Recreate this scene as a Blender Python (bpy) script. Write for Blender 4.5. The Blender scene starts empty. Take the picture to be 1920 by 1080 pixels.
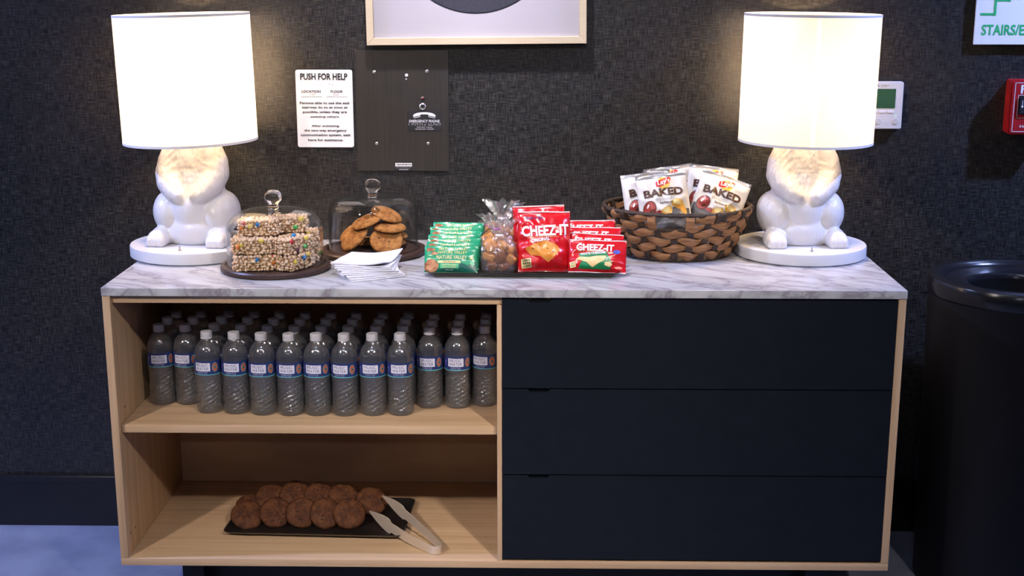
import bpy, bmesh, math, random
from mathutils import Vector, Matrix, Euler, noise
from math import pi, sin, cos, radians as rad

scn = bpy.context.scene
COL = scn.collection

# ------------------------------------------------------------------ camera, world, lights, exposure
cam_d = bpy.data.cameras.new('camera')
cam_d.sensor_width = 36.0
cam_d.lens = 2482.6 / 1920 * 36.0
cam = bpy.data.objects.new('camera', cam_d); COL.objects.link(cam)
cam.location = (0.0721, -3.492, 1.5196)
cam.rotation_euler = (pi / 2 - 0.2320, 0.0, 0.0171)
scn.camera = cam

world = bpy.data.worlds.new('lobby_ambient'); scn.world = world
world.use_nodes = True
world.node_tree.nodes['Background'].inputs[0].default_value = (0.72, 0.76, 1.0, 1)
world.node_tree.nodes['Background'].inputs[1].default_value = 0.032

def downlight(name, loc, power, size, color, aim=(0, 0, -1), spread=180):
    d = bpy.data.lights.new(name, 'AREA'); d.shape = 'DISK'; d.size = size
    d.energy = power; d.color = color; d.spread = rad(spread)
    o = bpy.data.objects.new(name, d); COL.objects.link(o); o.location = loc
    o.rotation_euler = Vector(aim).to_track_quat('-Z', 'Y').to_euler()
    return o
COOL = (0.62, 0.74, 1.0)
WARMISH = (1.0, 0.86, 0.72)
# wall washers in the ceiling close to the wall
downlight('ceiling_downlight', (-0.20, -0.62, 2.78), 7.5, 0.08, (0.96, 0.88, 0.96), (0.08, 0.46, -1), 55)
downlight('ceiling_downlight', (2.30, -0.62, 2.60), 33, 0.08, (0.36, 0.48, 1.0), (-0.6, 0.60, -1.3), 95)
downlight('ceiling_downlight', (-2.60, -0.70, 2.78), 56, 0.08, (0.38, 0.49, 1.0), (0.5, 0.40, -1.3), 130)
# ceiling lights further out in the lobby, behind the camera
downlight('ceiling_downlight', (-2.1, -3.3, 2.78), 5.0, 0.14, (1.0, 0.89, 0.83), (1.9, 2.8, -2.45), 42)
downlight('ceiling_downlight', (1.25, -3.3, 2.78), 4.6, 0.14, (1.0, 0.89, 0.83), (-1.25, 2.8, -2.45), 42)
downlight('ceiling_downlight', (-0.3, -1.9, 2.78), 4, 0.12, COOL, (0, 0.35, -1), 160)

downlight('ceiling_downlight', (-0.4, -6.2, 2.78), 1.5, 0.16, (0.80, 0.82, 1.0), (0.0, 5.7, -2.25), 60)  # added fill lamp, shallow angle, brightens the bottle caps behind the front row
def linear_light(name, loc, power, length, width, color):
    d = bpy.data.lights.new(name, 'AREA'); d.shape = 'RECTANGLE'; d.size = length; d.size_y = width; d.energy = power; d.color = color
    o = bpy.data.objects.new(name, d); COL.objects.link(o); o.location = loc; o.rotation_euler = (rad(35), 0, 0)
linear_light('ceiling_linear_light', (-0.2, -2.9, 2.76), 9, 1.3, 0.06, (0.80, 0.86, 1.0))

scn.view_settings.view_transform = 'Standard'
scn.view_settings.look = 'None'
scn.view_settings.exposure = 0.0
scn.view_settings.gamma = 1.0
scn.view_settings.use_curve_mapping = False
scn.cycles.max_bounces = 12
scn.cycles.transparent_max_bounces = 40
scn.cycles.transmission_bounces = 12
scn.cycles.caustics_reflective = False
scn.cycles.caustics_refractive = False
scn.cycles.sample_clamp_indirect = 6.0

# ------------------------------------------------------------------ materials
def nt(name):
    m = bpy.data.materials.new(name); m.use_nodes = True
    t = m.node_tree; b = t.nodes['Principled BSDF']
    return m, t, b
def N(t, typ, **kw):
    n = t.nodes.new(typ)
    for k, v in kw.items():
        if k.startswith('i_'):
            key = k[2:]
            n.inputs[int(key) if key.isdigit() else key.replace('_', ' ')].default_value = v
        else: setattr(n, k, v)
    return n
def c4(c): return (c[0], c[1], c[2], 1)
def ramp(t, stops):
    r = N(t, 'ShaderNodeValToRGB'); e = r.color_ramp.elements
    while len(e) < len(stops): e.new(0.5)
    for k, (p, c) in enumerate(stops): e[k].position = p; e[k].color = c4(c)
    return r
def coords(t, scale=(1, 1, 1), rot=(0, 0, 0)):
    tc = N(t, 'ShaderNodeTexCoord'); mp = N(t, 'ShaderNodeMapping')
    mp.inputs['Scale'].default_value = scale; mp.inputs['Rotation'].default_value = rot
    t.links.new(tc.outputs['Object'], mp.inputs['Vector'])
    return mp.outputs['Vector']
def pm(name, c1, c2=None, scale=20, rough=0.5, metal=0.0, spec=0.5, bump=0.0, bscale=None, stretch=(1, 1, 1), emit=None, detail=4, coat=0.0):
    m, t, b = nt(name)
    b.inputs['Base Color'].default_value = c4(c1)
    b.inputs['Roughness'].default_value = rough; b.inputs['Metallic'].default_value = metal
    b.inputs['Specular IOR Level'].default_value = spec; b.inputs['Coat Weight'].default_value = coat
    if c2 or bump: v = coords(t, stretch)
    if c2:
        n = N(t, 'ShaderNodeTexNoise', i_Scale=scale, i_Detail=detail); t.links.new(v, n.inputs['Vector'])
        r = ramp(t, [(0.35, c1), (0.65, c2)]); t.links.new(n.outputs['Fac'], r.inputs[0]); t.links.new(r.outputs[0], b.inputs['Base Color'])
    if bump:
        n2 = N(t, 'ShaderNodeTexNoise', i_Scale=bscale or scale, i_Detail=5); t.links.new(v, n2.inputs['Vector'])
        bp = N(t, 'ShaderNodeBump', i_Strength=bump, i_Distance=0.002); t.links.new(n2.outputs['Fac'], bp.inputs['Height'])
        t.links.new(bp.outputs[0], b.inputs['Normal'])
    if emit:
        b.inputs['Emission Color'].default_value = c4(emit[0]); b.inputs['Emission Strength'].default_value = emit[1]
    return m

def mat_wall():
    m, t, b = nt('woven_wallcovering'); b.inputs['Roughness'].default_value = 0.30; b.inputs['Specular IOR Level'].default_value = 0.50
    n1 = N(t, 'ShaderNodeTexNoise', i_Scale=1.0, i_Detail=3); t.links.new(coords(t, (36, 36, 430)), n1.inputs['Vector'])
    n2 = N(t, 'ShaderNodeTexNoise', i_Scale=1.0, i_Detail=3); t.links.new(coords(t, (430, 430, 36)), n2.inputs['Vector'])
    n3 = N(t, 'ShaderNodeTexNoise', i_Scale=9.0, i_Detail=2); t.links.new(coords(t), n3.inputs['Vector'])
    a = N(t, 'ShaderNodeMath', operation='ADD'); t.links.new(n1.outputs['Fac'], a.inputs[0]); t.links.new(n2.outputs['Fac'], a.inputs[1])
    h = N(t, 'ShaderNodeMath', operation='MULTIPLY', i_1=0.5); t.links.new(a.outputs[0], h.inputs[0])
    r = ramp(t, [(0.38, (0.0056, 0.0054, 0.0053)), (0.50, (0.0205, 0.0198, 0.0190)), (0.63, (0.054, 0.0515, 0.049))]); t.links.new(h.outputs[0], r.inputs[0])
    t.links.new(r.outputs[0], b.inputs['Base Color'])
    bp = N(t, 'ShaderNodeBump', i_Strength=0.5, i_Distance=0.001); t.links.new(h.outputs[0], bp.inputs['Height']); t.links.new(bp.outputs[0], b.inputs['Normal'])
    return m
def mat_marble():
    m, t, b = nt('white_marble'); b.inputs['Roughness'].default_value = 0.22; b.inputs['Specular IOR Level'].default_value = 0.4
    v = coords(t, (1, 1, 1), (0, 0.5, 0.55))
    w = N(t, 'ShaderNodeTexNoise', i_Scale=3.2, i_Detail=4, i_Roughness=0.55, i_Distortion=0.7)
    mp = N(t, 'ShaderNodeMapping'); mp.inputs['Scale'].default_value = (0.8, 4.2, 3.0)
    t.links.new(v, mp.inputs['Vector']); t.links.new(mp.outputs[0], w.inputs['Vector'])
    s = N(t, 'ShaderNodeMath', operation='SUBTRACT', i_1=0.5); t.links.new(w.outputs['Fac'], s.inputs[0])
    ab = N(t, 'ShaderNodeMath', operation='ABSOLUTE'); t.links.new(s.outputs[0], ab.inputs[0])
    r = ramp(t, [(0.0, (0.26, 0.245, 0.27)), (0.012, (0.34, 0.33, 0.35)), (0.045, (0.43, 0.43, 0.44)), (0.12, (0.49, 0.49, 0.505))]); t.links.new(ab.outputs[0], r.inputs[0])
    w2 = N(t, 'ShaderNodeTexNoise', i_Scale=5.0, i_Detail=8, i_Roughness=0.65); t.links.new(mp.outputs[0], w2.inputs['Vector'])
    r2 = ramp(t, [(0.32, (0.66, 0.62, 0.66)), (0.50, (1, 1, 1))]); t.links.new(w2.outputs['Fac'], r2.inputs[0])
    mx = N(t, 'ShaderNodeMixRGB', blend_type='MULTIPLY'); mx.inputs[0].default_value = 0.85
    t.links.new(r.outputs[0], mx.inputs[1]); t.links.new(r2.outputs[0], mx.inputs[2]); t.links.new(mx.outputs[0], b.inputs['Base Color'])
    return m
def mat_wood(name, stretch):
    m, t, b = nt(name); b.inputs['Roughness'].default_value = 0.45; b.inputs['Specular IOR Level'].default_value = 0.35
    n = N(t, 'ShaderNodeTexNoise', i_Scale=1.0, i_Detail=6, i_Roughness=0.6); t.links.new(coords(t, stretch), n.inputs['Vector'])
    r = ramp(t, [(0.3, (0.42, 0.275, 0.155)), (0.55, (0.52, 0.35, 0.205)), (0.75, (0.57, 0.395, 0.24))]); t.links.new(n.outputs['Fac'], r.inputs[0])
    t.links.new(r.outputs[0], b.inputs['Base Color'])
    return m
def mat_thin(name, tint=(1, 1, 1), gloss=0.05, edge=0.5, bump=0.0, bscale=60, floor=0.03, haze=0.0, hazecol=(0.8, 0.8, 0.8)):
    # a clear film: see-through, with a sheen that grows towards grazing angles, and an optional cloudiness
    m, t, b = nt(name); t.nodes.remove(b); out = t.nodes['Material Output']
    tr = N(t, 'ShaderNodeBsdfTransparent'); tr.inputs[0].default_value = c4(tint)
    gl = N(t, 'ShaderNodeBsdfGlossy', i_Roughness=gloss)
    lw = N(t, 'ShaderNodeLayerWeight', i_Blend=0.5)
    pw = N(t, 'ShaderNodeMath', operation='POWER', i_1=4.0); t.links.new(lw.outputs['Facing'], pw.inputs[0])
    ml = N(t, 'ShaderNodeMath', operation='MULTIPLY_ADD', i_1=edge, i_2=floor, use_clamp=True); t.links.new(pw.outputs[0], ml.inputs[0])
    mx = N(t, 'ShaderNodeMixShader'); t.links.new(ml.outputs[0], mx.inputs[0]); t.links.new(tr.outputs[0], mx.inputs[1]); t.links.new(gl.outputs[0], mx.inputs[2])
    if bump:
        n2 = N(t, 'ShaderNodeTexNoise', i_Scale=bscale, i_Detail=3); t.links.new(coords(t), n2.inputs['Vector'])
        bp = N(t, 'ShaderNodeBump', i_Strength=bump, i_Distance=0.003); t.links.new(n2.outputs['Fac'], bp.inputs['Height'])
        t.links.new(bp.outputs[0], gl.inputs['Normal']); t.links.new(bp.outputs[0], lw.inputs['Normal'])
    res = mx
    if haze:
        df = N(t, 'ShaderNodeBsdfDiffuse'); df.inputs[0].default_value = c4(hazecol); tl = N(t, 'ShaderNodeBsdfTranslucent'); tl.inputs[0].default_value = c4(hazecol)
        m1 = N(t, 'ShaderNodeMixShader', i_0=0.5); t.links.new(df.outputs[0], m1.inputs[1]); t.links.new(tl.outputs[0], m1.inputs[2])
        res = N(t, 'ShaderNodeMixShader', i_0=haze); t.links.new(mx.outputs[0], res.inputs[1]); t.links.new(m1.outputs[0], res.inputs[2])
    t.links.new(res.outputs[0], out.inputs['Surface'])
    return m
def mat_water():
    m, t, b = nt('bottled_water'); t.nodes.remove(b); out = t.nodes['Material Output']
    g = N(t, 'ShaderNodeBsdfGlass', i_IOR=1.33, i_Roughness=0.0); g.inputs[0].default_value = (0.96, 0.98, 0.99, 1)
    tr = N(t, 'ShaderNodeBsdfTransparent'); tr.inputs[0].default_value = (0.95, 0.96, 0.97, 1)
    mx = N(t, 'ShaderNodeMixShader', i_0=0.60); t.links.new(g.outputs[0], mx.inputs[1]); t.links.new(tr.outputs[0], mx.inputs[2])
    t.links.new(mx.outputs[0], out.inputs['Surface'])
    return m
def mat_glass(name, ior, color=(1, 1, 1), rough=0.0):
    m, t, b = nt(name)
    b.inputs['Base Color'].default_value = c4(color); b.inputs['Roughness'].default_value = rough
    b.inputs['IOR'].default_value = ior; b.inputs['Transmission Weight'].default_value = 1.0
    return m
def mat_shade():
    m, t, b = nt('lamp_shade_fabric'); t.nodes.remove(b); out = t.nodes['Material Output']
    d = N(t, 'ShaderNodeBsdfDiffuse'); d.inputs[0].default_value = (0.86, 0.83, 0.80, 1)
    tr = N(t, 'ShaderNodeBsdfTranslucent'); tr.inputs[0].default_value = (0.94, 0.92, 0.90, 1)
    mx = N(t, 'ShaderNodeMixShader', i_0=0.80); t.links.new(d.outputs[0], mx.inputs[1]); t.links.new(tr.outputs[0], mx.inputs[2])
    t.links.new(mx.outputs[0], out.inputs['Surface'])
    return m
def mat_cookie(name, c1, c2, c3):
    m, t, b = nt(name); b.inputs['Roughness'].default_value = 0.75; b.inputs['Specular IOR Level'].default_value = 0.25
    v = coords(t)
    n = N(t, 'ShaderNodeTexNoise', i_Scale=55, i_Detail=6, i_Roughness=0.7); t.links.new(v, n.inputs['Vector'])
    r = ramp(t, [(0.36, c1), (0.5, c2), (0.66, c3)]); t.links.new(n.outputs['Fac'], r.inputs[0]); t.links.new(r.outputs[0], b.inputs['Base Color'])
    n2 = N(t, 'ShaderNodeTexNoise', i_Scale=160, i_Detail=4); t.links.new(v, n2.inputs['Vector'])
    bp = N(t, 'ShaderNodeBump', i_Strength=0.7, i_Distance=0.002); t.links.new(n2.outputs['Fac'], bp.inputs['Height']); t.links.new(bp.outputs[0], b.inputs['Normal'])
    return m

M = dict(
    wall=mat_wall(), marble=mat_marble(),
    wood_h=mat_wood('birch_veneer_horizontal', (2.2, 60, 60)), wood_v=mat_wood('birch_veneer_upright', (60, 60, 2.2)),
    wood_d=mat_wood('birch_veneer_inside', (3, 60, 8)),
    navy=pm('navy_lacquer', (0.0065, 0.0085, 0.0140), (0.0078, 0.0100, 0.0160), 30, 0.5, spec=0.12),
    blackmetal=pm('black_powder_coat', (0.008, 0.008, 0.009), rough=0.5, spec=0.3),
    baseb=pm('black_gloss_baseboard', (0.010, 0.010, 0.012), rough=0.18, spec=0.5),
    floor=pm('grey_concrete_floor', (0.165, 0.185, 0.265), (0.215, 0.24, 0.33), 9, 0.42, spec=0.3, bump=0.1, bscale=200),
    ceiling=pm('ceiling_paint', (0.5, 0.5, 0.5), rough=0.9),
    ceramic=pm('white_glazed_resin', (0.66, 0.65, 0.66), rough=0.30, spec=0.5, coat=0.15, bump=0.55, bscale=70, stretch=(2.2, 2.2, 0.45)),
    whitepaint=pm('white_satin_paint', (0.60, 0.595, 0.605), rough=0.4),
    shade=mat_shade(), trimcloth=pm('shade_trim', (0.80, 0.77, 0.76), rough=0.8),
    bulb=mat_thin('clear_bulb_glass', (0.98, 0.97, 0.94), gloss=0.1, edge=0.2, floor=0.0),
    steel=pm('brushed_steel', (0.52, 0.51, 0.50), rough=0.28, metal=1.0),
    plate=pm('brushed_steel_plate', (0.075, 0.068, 0.060), (0.09, 0.082, 0.073), 1.0, 0.42, metal=0.85, stretch=(400, 400, 6)),
    screw=pm('screw_steel', (0.55, 0.54, 0.53), rough=0.3, metal=1.0),
    white=pm('white_plastic', (0.80, 0.80, 0.81), rough=0.45), offwhite=pm('thermostat_plastic', (0.66, 0.67, 0.66), rough=0.45),
    black=pm('black_print', (0.012, 0.012, 0.013), rough=0.5), greyprint=pm('grey_print', (0.33, 0.33, 0.34), rough=0.6),
    paleprint=pm('pale_relief', (0.70, 0.69, 0.69), rough=0.5),
    silverprint=pm('silver_print', (0.62, 0.62, 0.66), rough=0.5),
    green=pm('green_print', (0.02, 0.42, 0.13), rough=0.5), lcd=pm('lcd_green', (0.022, 0.072, 0.042), rough=0.25),
    red=pm('red_enamel', (0.36, 0.012, 0.018), rough=0.35), led=pm('green_led', (0.1, 0.7, 0.2), emit=((0.2, 1, 0.3), 2.0)), redled=pm('dark_red_lens', (0.14, 0.02, 0.02), rough=0.2),
    frame=pm('pale_gold_wood', (0.50, 0.42, 0.29), (0.54, 0.46, 0.32), 8, 0.4, stretch=(3, 3, 40)), paper=pm('white_mat_board', (0.44, 0.42, 0.46), rough=0.7),
    vinyl=pm('dark_disc_print', (0.035, 0.036, 0.05), (0.045, 0.046, 0.062), 120, 0.45), vinyl2=pm('disc_edge', (0.012, 0.012, 0.018), rough=0.4),
    glazing=mat_thin('picture_glazing', gloss=0.02, edge=0.4, floor=0.02),
    dome=mat_thin('cloche_glass', (0.985, 0.99, 0.985), gloss=0.02, edge=1.0, floor=0.025), knob=mat_glass('solid_glass', 1.45),
    board=pm('dark_walnut_board', (0.030, 0.014, 0.010), (0.050, 0.024, 0.017), 6, 0.4, stretch=(30, 3, 3)),
    blacktray=pm('black_lacquer_tray', (0.010, 0.009, 0.009), rough=0.28, spec=0.5),
    rice=pm('puffed_rice', (0.66, 0.44, 0.27), (0.80, 0.60, 0.42), 60, 0.5), rice_in=pm('marshmallow_binder', (0.36, 0.21, 0.10), rough=0.6),
    cookie=mat_cookie('baked_cookie', (0.16, 0.058, 0.014), (0.31, 0.125, 0.032), (0.40, 0.185, 0.055)),
    cookie2=mat_cookie('oat_cookie', (0.034, 0.010, 0.004), (0.076, 0.025, 0.008), (0.115, 0.043, 0.015)),
    choc=pm('chocolate', (0.030, 0.012, 0.008), rough=0.4),
    napkin=pm('white_paper_napkin', (0.66, 0.65, 0.68), rough=0.85, bump=0.15, bscale=300),
    petrib=mat_thin('ribbed_bottle_plastic', (0.98, 0.983, 0.985), gloss=0.10, edge=0.5, floor=0.26, haze=0.07, hazecol=(0.75, 0.76, 0.80), bump=0.9, bscale=230), pet=mat_thin('clear_bottle_plastic', (0.98, 0.983, 0.985), gloss=0.09, edge=0.7, floor=0.17, haze=0.09, hazecol=(0.75, 0.76, 0.80)), water=mat_water(),
    cap=pm('white_ribbed_cap', (0.48, 0.47, 0.50), rough=0.5), navylabel=pm('navy_label', (0.020, 0.035, 0.14), rough=0.4),
    teal=pm('teal_print', (0.10, 0.45, 0.50), rough=0.4), lilac=pm('label_white', (0.70, 0.69, 0.80), rough=0.45), rust=pm('rust_print', (0.50, 0.11, 0.05), rough=0.45),
    gfilm=pm('green_foil', (0.010, 0.27, 0.125), rough=0.24, spec=0.6), gdark=pm('dark_green_print', (0.004, 0.085, 0.060), rough=0.28), glight=pm('light_green_print', (0.10, 0.45, 0.22), rough=0.3),
    gold=pm('gold_print', (0.72, 0.58, 0.20), rough=0.35), granola=mat_cookie('granola_print', (0.10, 0.03, 0.012), (0.36, 0.15, 0.07), (0.60, 0.34, 0.18)),
    cream=pm('cream_print', (0.80, 0.68, 0.32), rough=0.4), sealwhite=pm('seal_edge', (0.72, 0.70, 0.70), rough=0.35),
    rfilm=pm('red_foil', (0.50, 0.006, 0.012), rough=0.24, spec=0.6), rdark=pm('dark_red_foil', (0.30, 0.004, 0.010), rough=0.25, spec=0.6),
    pwhite=pm('white_print', (0.82, 0.80, 0.80), rough=0.35), cracker=pm('cracker_print', (0.62, 0.20, 0.020), (0.72, 0.30, 0.05), 60, 0.3), cracker2=pm('pale_cracker_print', (0.74, 0.50, 0.20), (0.82, 0.62, 0.32), 60, 0.35),
    purple=pm('purple_print', (0.05, 0.03, 0.16), rough=0.4), blueprint=pm('blue_print', (0.06, 0.08, 0.42), rough=0.4), grn2=pm('bag_green_print', (0.01, 0.20, 0.07), rough=0.3),
    cfilm=pm('white_chip_foil', (0.70, 0.685, 0.67), rough=0.33, spec=0.6), cgrey=pm('slate_print', (0.10, 0.10, 0.11), rough=0.35), csilver=pm('silver_foil', (0.40, 0.40, 0.42), rough=0.25, metal=0.6),
    brown=pm('brown_print', (0.070, 0.026, 0.014), rough=0.4), sauce=pm('sauce_print', (0.24, 0.02, 0.022), (0.36, 0.06, 0.05), 40, 0.3), chip=pm('chip_print', (0.62, 0.28, 0.035), (0.78, 0.48, 0.12), 45, 0.35),
    logored=pm('logo_red', (0.50, 0.018, 0.015), rough=0.35), logoyel=pm('logo_yellow', (0.86, 0.52, 0.07), rough=0.35), greyp=pm('soft_grey_print', (0.42, 0.41, 0.41), rough=0.4),
    cello=mat_thin('cellophane', (0.97, 0.96, 0.95), gloss=0.10, edge=0.8, bump=1.0, bscale=45, floor=0.14, haze=0.07, hazecol=(0.92, 0.90, 0.86)),
    brownie=pm('caramel_treat', (0.40, 0.150, 0.030), (0.60, 0.270, 0.070), 45, 0.3), brownie2=pm('dark_treat', (0.13, 0.040, 0.014), (0.24, 0.085, 0.028), 45, 0.3),
    tong=pm('satin_tong_steel', (0.62, 0.52, 0.42), rough=0.38, metal=0.35), tieblack=pm('dark_tie', (0.02, 0.012, 0.014), rough=0.4), magenta=pm('magenta_tie', (0.42, 0.03, 0.36), rough=0.4),
    weave=pm('wicker_strip', (0.19, 0.080, 0.026), (0.36, 0.175, 0.068), 30, 0.6, bump=0.9, bscale=60, stretch=(1, 1, 9)), stake=pm('dark_wicker', (0.018, 0.010, 0.006), (0.050, 0.027, 0.014), 60, 0.6, bump=0.6, bscale=140),
    bin=pm('black_bin_plastic', (0.006, 0.006, 0.007), rough=0.5, spec=0.2), binrim=pm('black_bin_rim', (0.009, 0.009, 0.011), rough=0.2, spec=0.5),
)
CANDY = {n: pm(n + '_candy', c, rough=0.3) for n, c in dict(blue=(0.03, 0.22, 0.55), red=(0.50, 0.04, 0.05), yellow=(0.75, 0.58, 0.10), green=(0.08, 0.42, 0.10), orange=(0.75, 0.24, 0.05), maroon=(0.10, 0.03, 0.06), pink=(0.60, 0.22, 0.18)).items()}

# ------------------------------------------------------------------ helpers
def mesh_from(bm, name, sharp=40):
    me = bpy.data.meshes.new(name); bm.normal_update(); bm.to_mesh(me); bm.free()
    if sharp is not None:
        for p in me.polygons: p.use_smooth = True
        me.set_sharp_from_angle(angle=rad(sharp))
    return me
def obj(name, me, mats=None, parent=None, loc=(0, 0, 0), rot=(0, 0, 0), sharp=40):
    if isinstance(me, bmesh.types.BMesh): me = mesh_from(me, name, sharp)
    o = bpy.data.objects.new(name, me); COL.objects.link(o)
    if mats is not None:
        for m in (mats if isinstance(mats, (list, tuple)) else [mats]):
            me.materials.append(M[m] if isinstance(m, str) else m)
    o.location = loc; o.rotation_euler = rot
    if parent is not None: o.parent = parent
    return o
def tag(o, label, cat, group=None):
    o['label'] = label; o['category'] = cat
    if group: o['group'] = group
    return o
def thing(name, label, cat, loc=(0, 0, 0), rot=(0, 0, 0), group=None):
    o = bpy.data.objects.new(name, None); COL.objects.link(o); o.empty_display_size = 0.02
    o.location = loc; o.rotation_euler = rot
    return tag(o, label, cat, group)
def dup(root, label, loc=None, rot=None):
    r = root.copy(); COL.objects.link(r); r['label'] = label
    if loc is not None: r.location = loc
    if rot is not None: r.rotation_euler = rot
    for ch in list(root.children):
        c = ch.copy(); COL.objects.link(c); c.parent = r
        for g in list(ch.children):
            d = g.copy(); COL.objects.link(d); d.parent = c
    return r
def struct(o): o['kind'] = 'structure'; return o
def add_box(bm, x0, x1, y0, y1, z0, z1, bev=0.0, seg=2):
    r = bmesh.ops.create_cube(bm, size=1.0)
    vs = r['verts']
    for v in vs: v.co = Vector(((x0 + x1) / 2 + v.co.x * (x1 - x0), (y0 + y1) / 2 + v.co.y * (y1 - y0), (z0 + z1) / 2 + v.co.z * (z1 - z0)))
    if bev: bmesh.ops.bevel(bm, geom=list({e for v in vs for e in v.link_edges}), offset=bev, segments=seg, affect='EDGES', profile=0.6)
    return bm
def box(x0, x1, y0, y1, z0, z1, bev=0.0015, seg=2): return add_box(bmesh.new(), x0, x1, y0, y1, z0, z1, bev, seg)
def lathe(prof, n=48, bm=None, closed=False, off=(0, 0, 0), fn=None):
    bm = bm or bmesh.new(); rings = []
    for r, z in prof:
        if r < 1e-6: rings.append([bm.verts.new((off[0], off[1], off[2] + z))])
        else:
            ring = []
            for k in range(n):
                a = 2 * pi * k / n; rr = fn(r, z, a) if fn else r
                ring.append(bm.verts.new((off[0] + rr * cos(a), off[1] + rr * sin(a), off[2] + z)))
            rings.append(ring)
    pairs = list(zip(rings[:-1], rings[1:]))
    if closed: pairs.append((rings[-1], rings[0]))
    for A, B in pairs:
        for k in range(n):
            q = (k + 1) % n
            if len(A) == 1 and len(B) == 1: continue
            if len(A) == 1: bm.faces.new((A[0], B[q], B[k]))
            elif len(B) == 1: bm.faces.new((A[k], A[q], B[0]))
            else: bm.faces.new((A[k], A[q], B[q], B[k]))
    return bm
def tube(pts, r, n=8, bm=None, cap=True):
    bm = bm or bmesh.new(); rings = []
    pts = [Vector(p) for p in pts]
    rs = r if isinstance(r, (list, tuple)) else [r] * len(pts)
    up = Vector((0.123, 0.331, 0.93)).normalized()
    for i, p in enumerate(pts):
        d = (pts[min(i + 1, len(pts) - 1)] - pts[max(i - 1, 0)]).normalized()
        s = d.cross(up)
        if s.length < 1e-4: s = d.cross(Vector((1, 0, 0)))
        s.normalize(); u = s.cross(d)
        rings.append([bm.verts.new(p + (s * cos(2 * pi * k / n) + u * sin(2 * pi * k / n)) * rs[i]) for k in range(n)])
    for A, B in zip(rings[:-1], rings[1:]):
        for k in range(n): bm.faces.new((A[k], A[(k + 1) % n], B[(k + 1) % n], B[k]))
    if cap: bm.faces.new(rings[0][::-1]); bm.faces.new(rings[-1])
    return bm
def nz(x, y, z, s=1.0): return noise.noise(Vector((x * s, y * s, z * s)))

# ---- flat print: shapes and lettering gathered in 2D, then laid on a surface
_txt = {}
def text2d(s, bold=0.0, shear=0.0):
    key = (s, bold, shear)
    if key not in _txt:
        cu = bpy.data.curves.new('lettering', 'FONT'); cu.body = s; cu.align_x = 'CENTER'; cu.offset = bold; cu.shear = shear; cu.resolution_u = 3
        ob = bpy.data.objects.new('lettering', cu); COL.objects.link(ob)
        dg = bpy.context.evaluated_depsgraph_get(); me = bpy.data.meshes.new_from_object(ob.evaluated_get(dg))
        vs = [(v.co.x, v.co.y) for v in me.vertices]; fs = [tuple(p.vertices) for p in me.polygons]
        bpy.data.objects.remove(ob); bpy.data.curves.remove(cu); bpy.data.meshes.remove(me)
        x0 = min(v[0] for v in vs); x1 = max(v[0] for v in vs); y0 = min(v[1] for v in vs); y1 = max(v[1] for v in vs)
        _txt[key] = ([((x - (x0 + x1) / 2) / (x1 - x0), (y - y0) / (y1 - y0) - 0.5) for x, y in vs], fs)
    return _txt[key]
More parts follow.
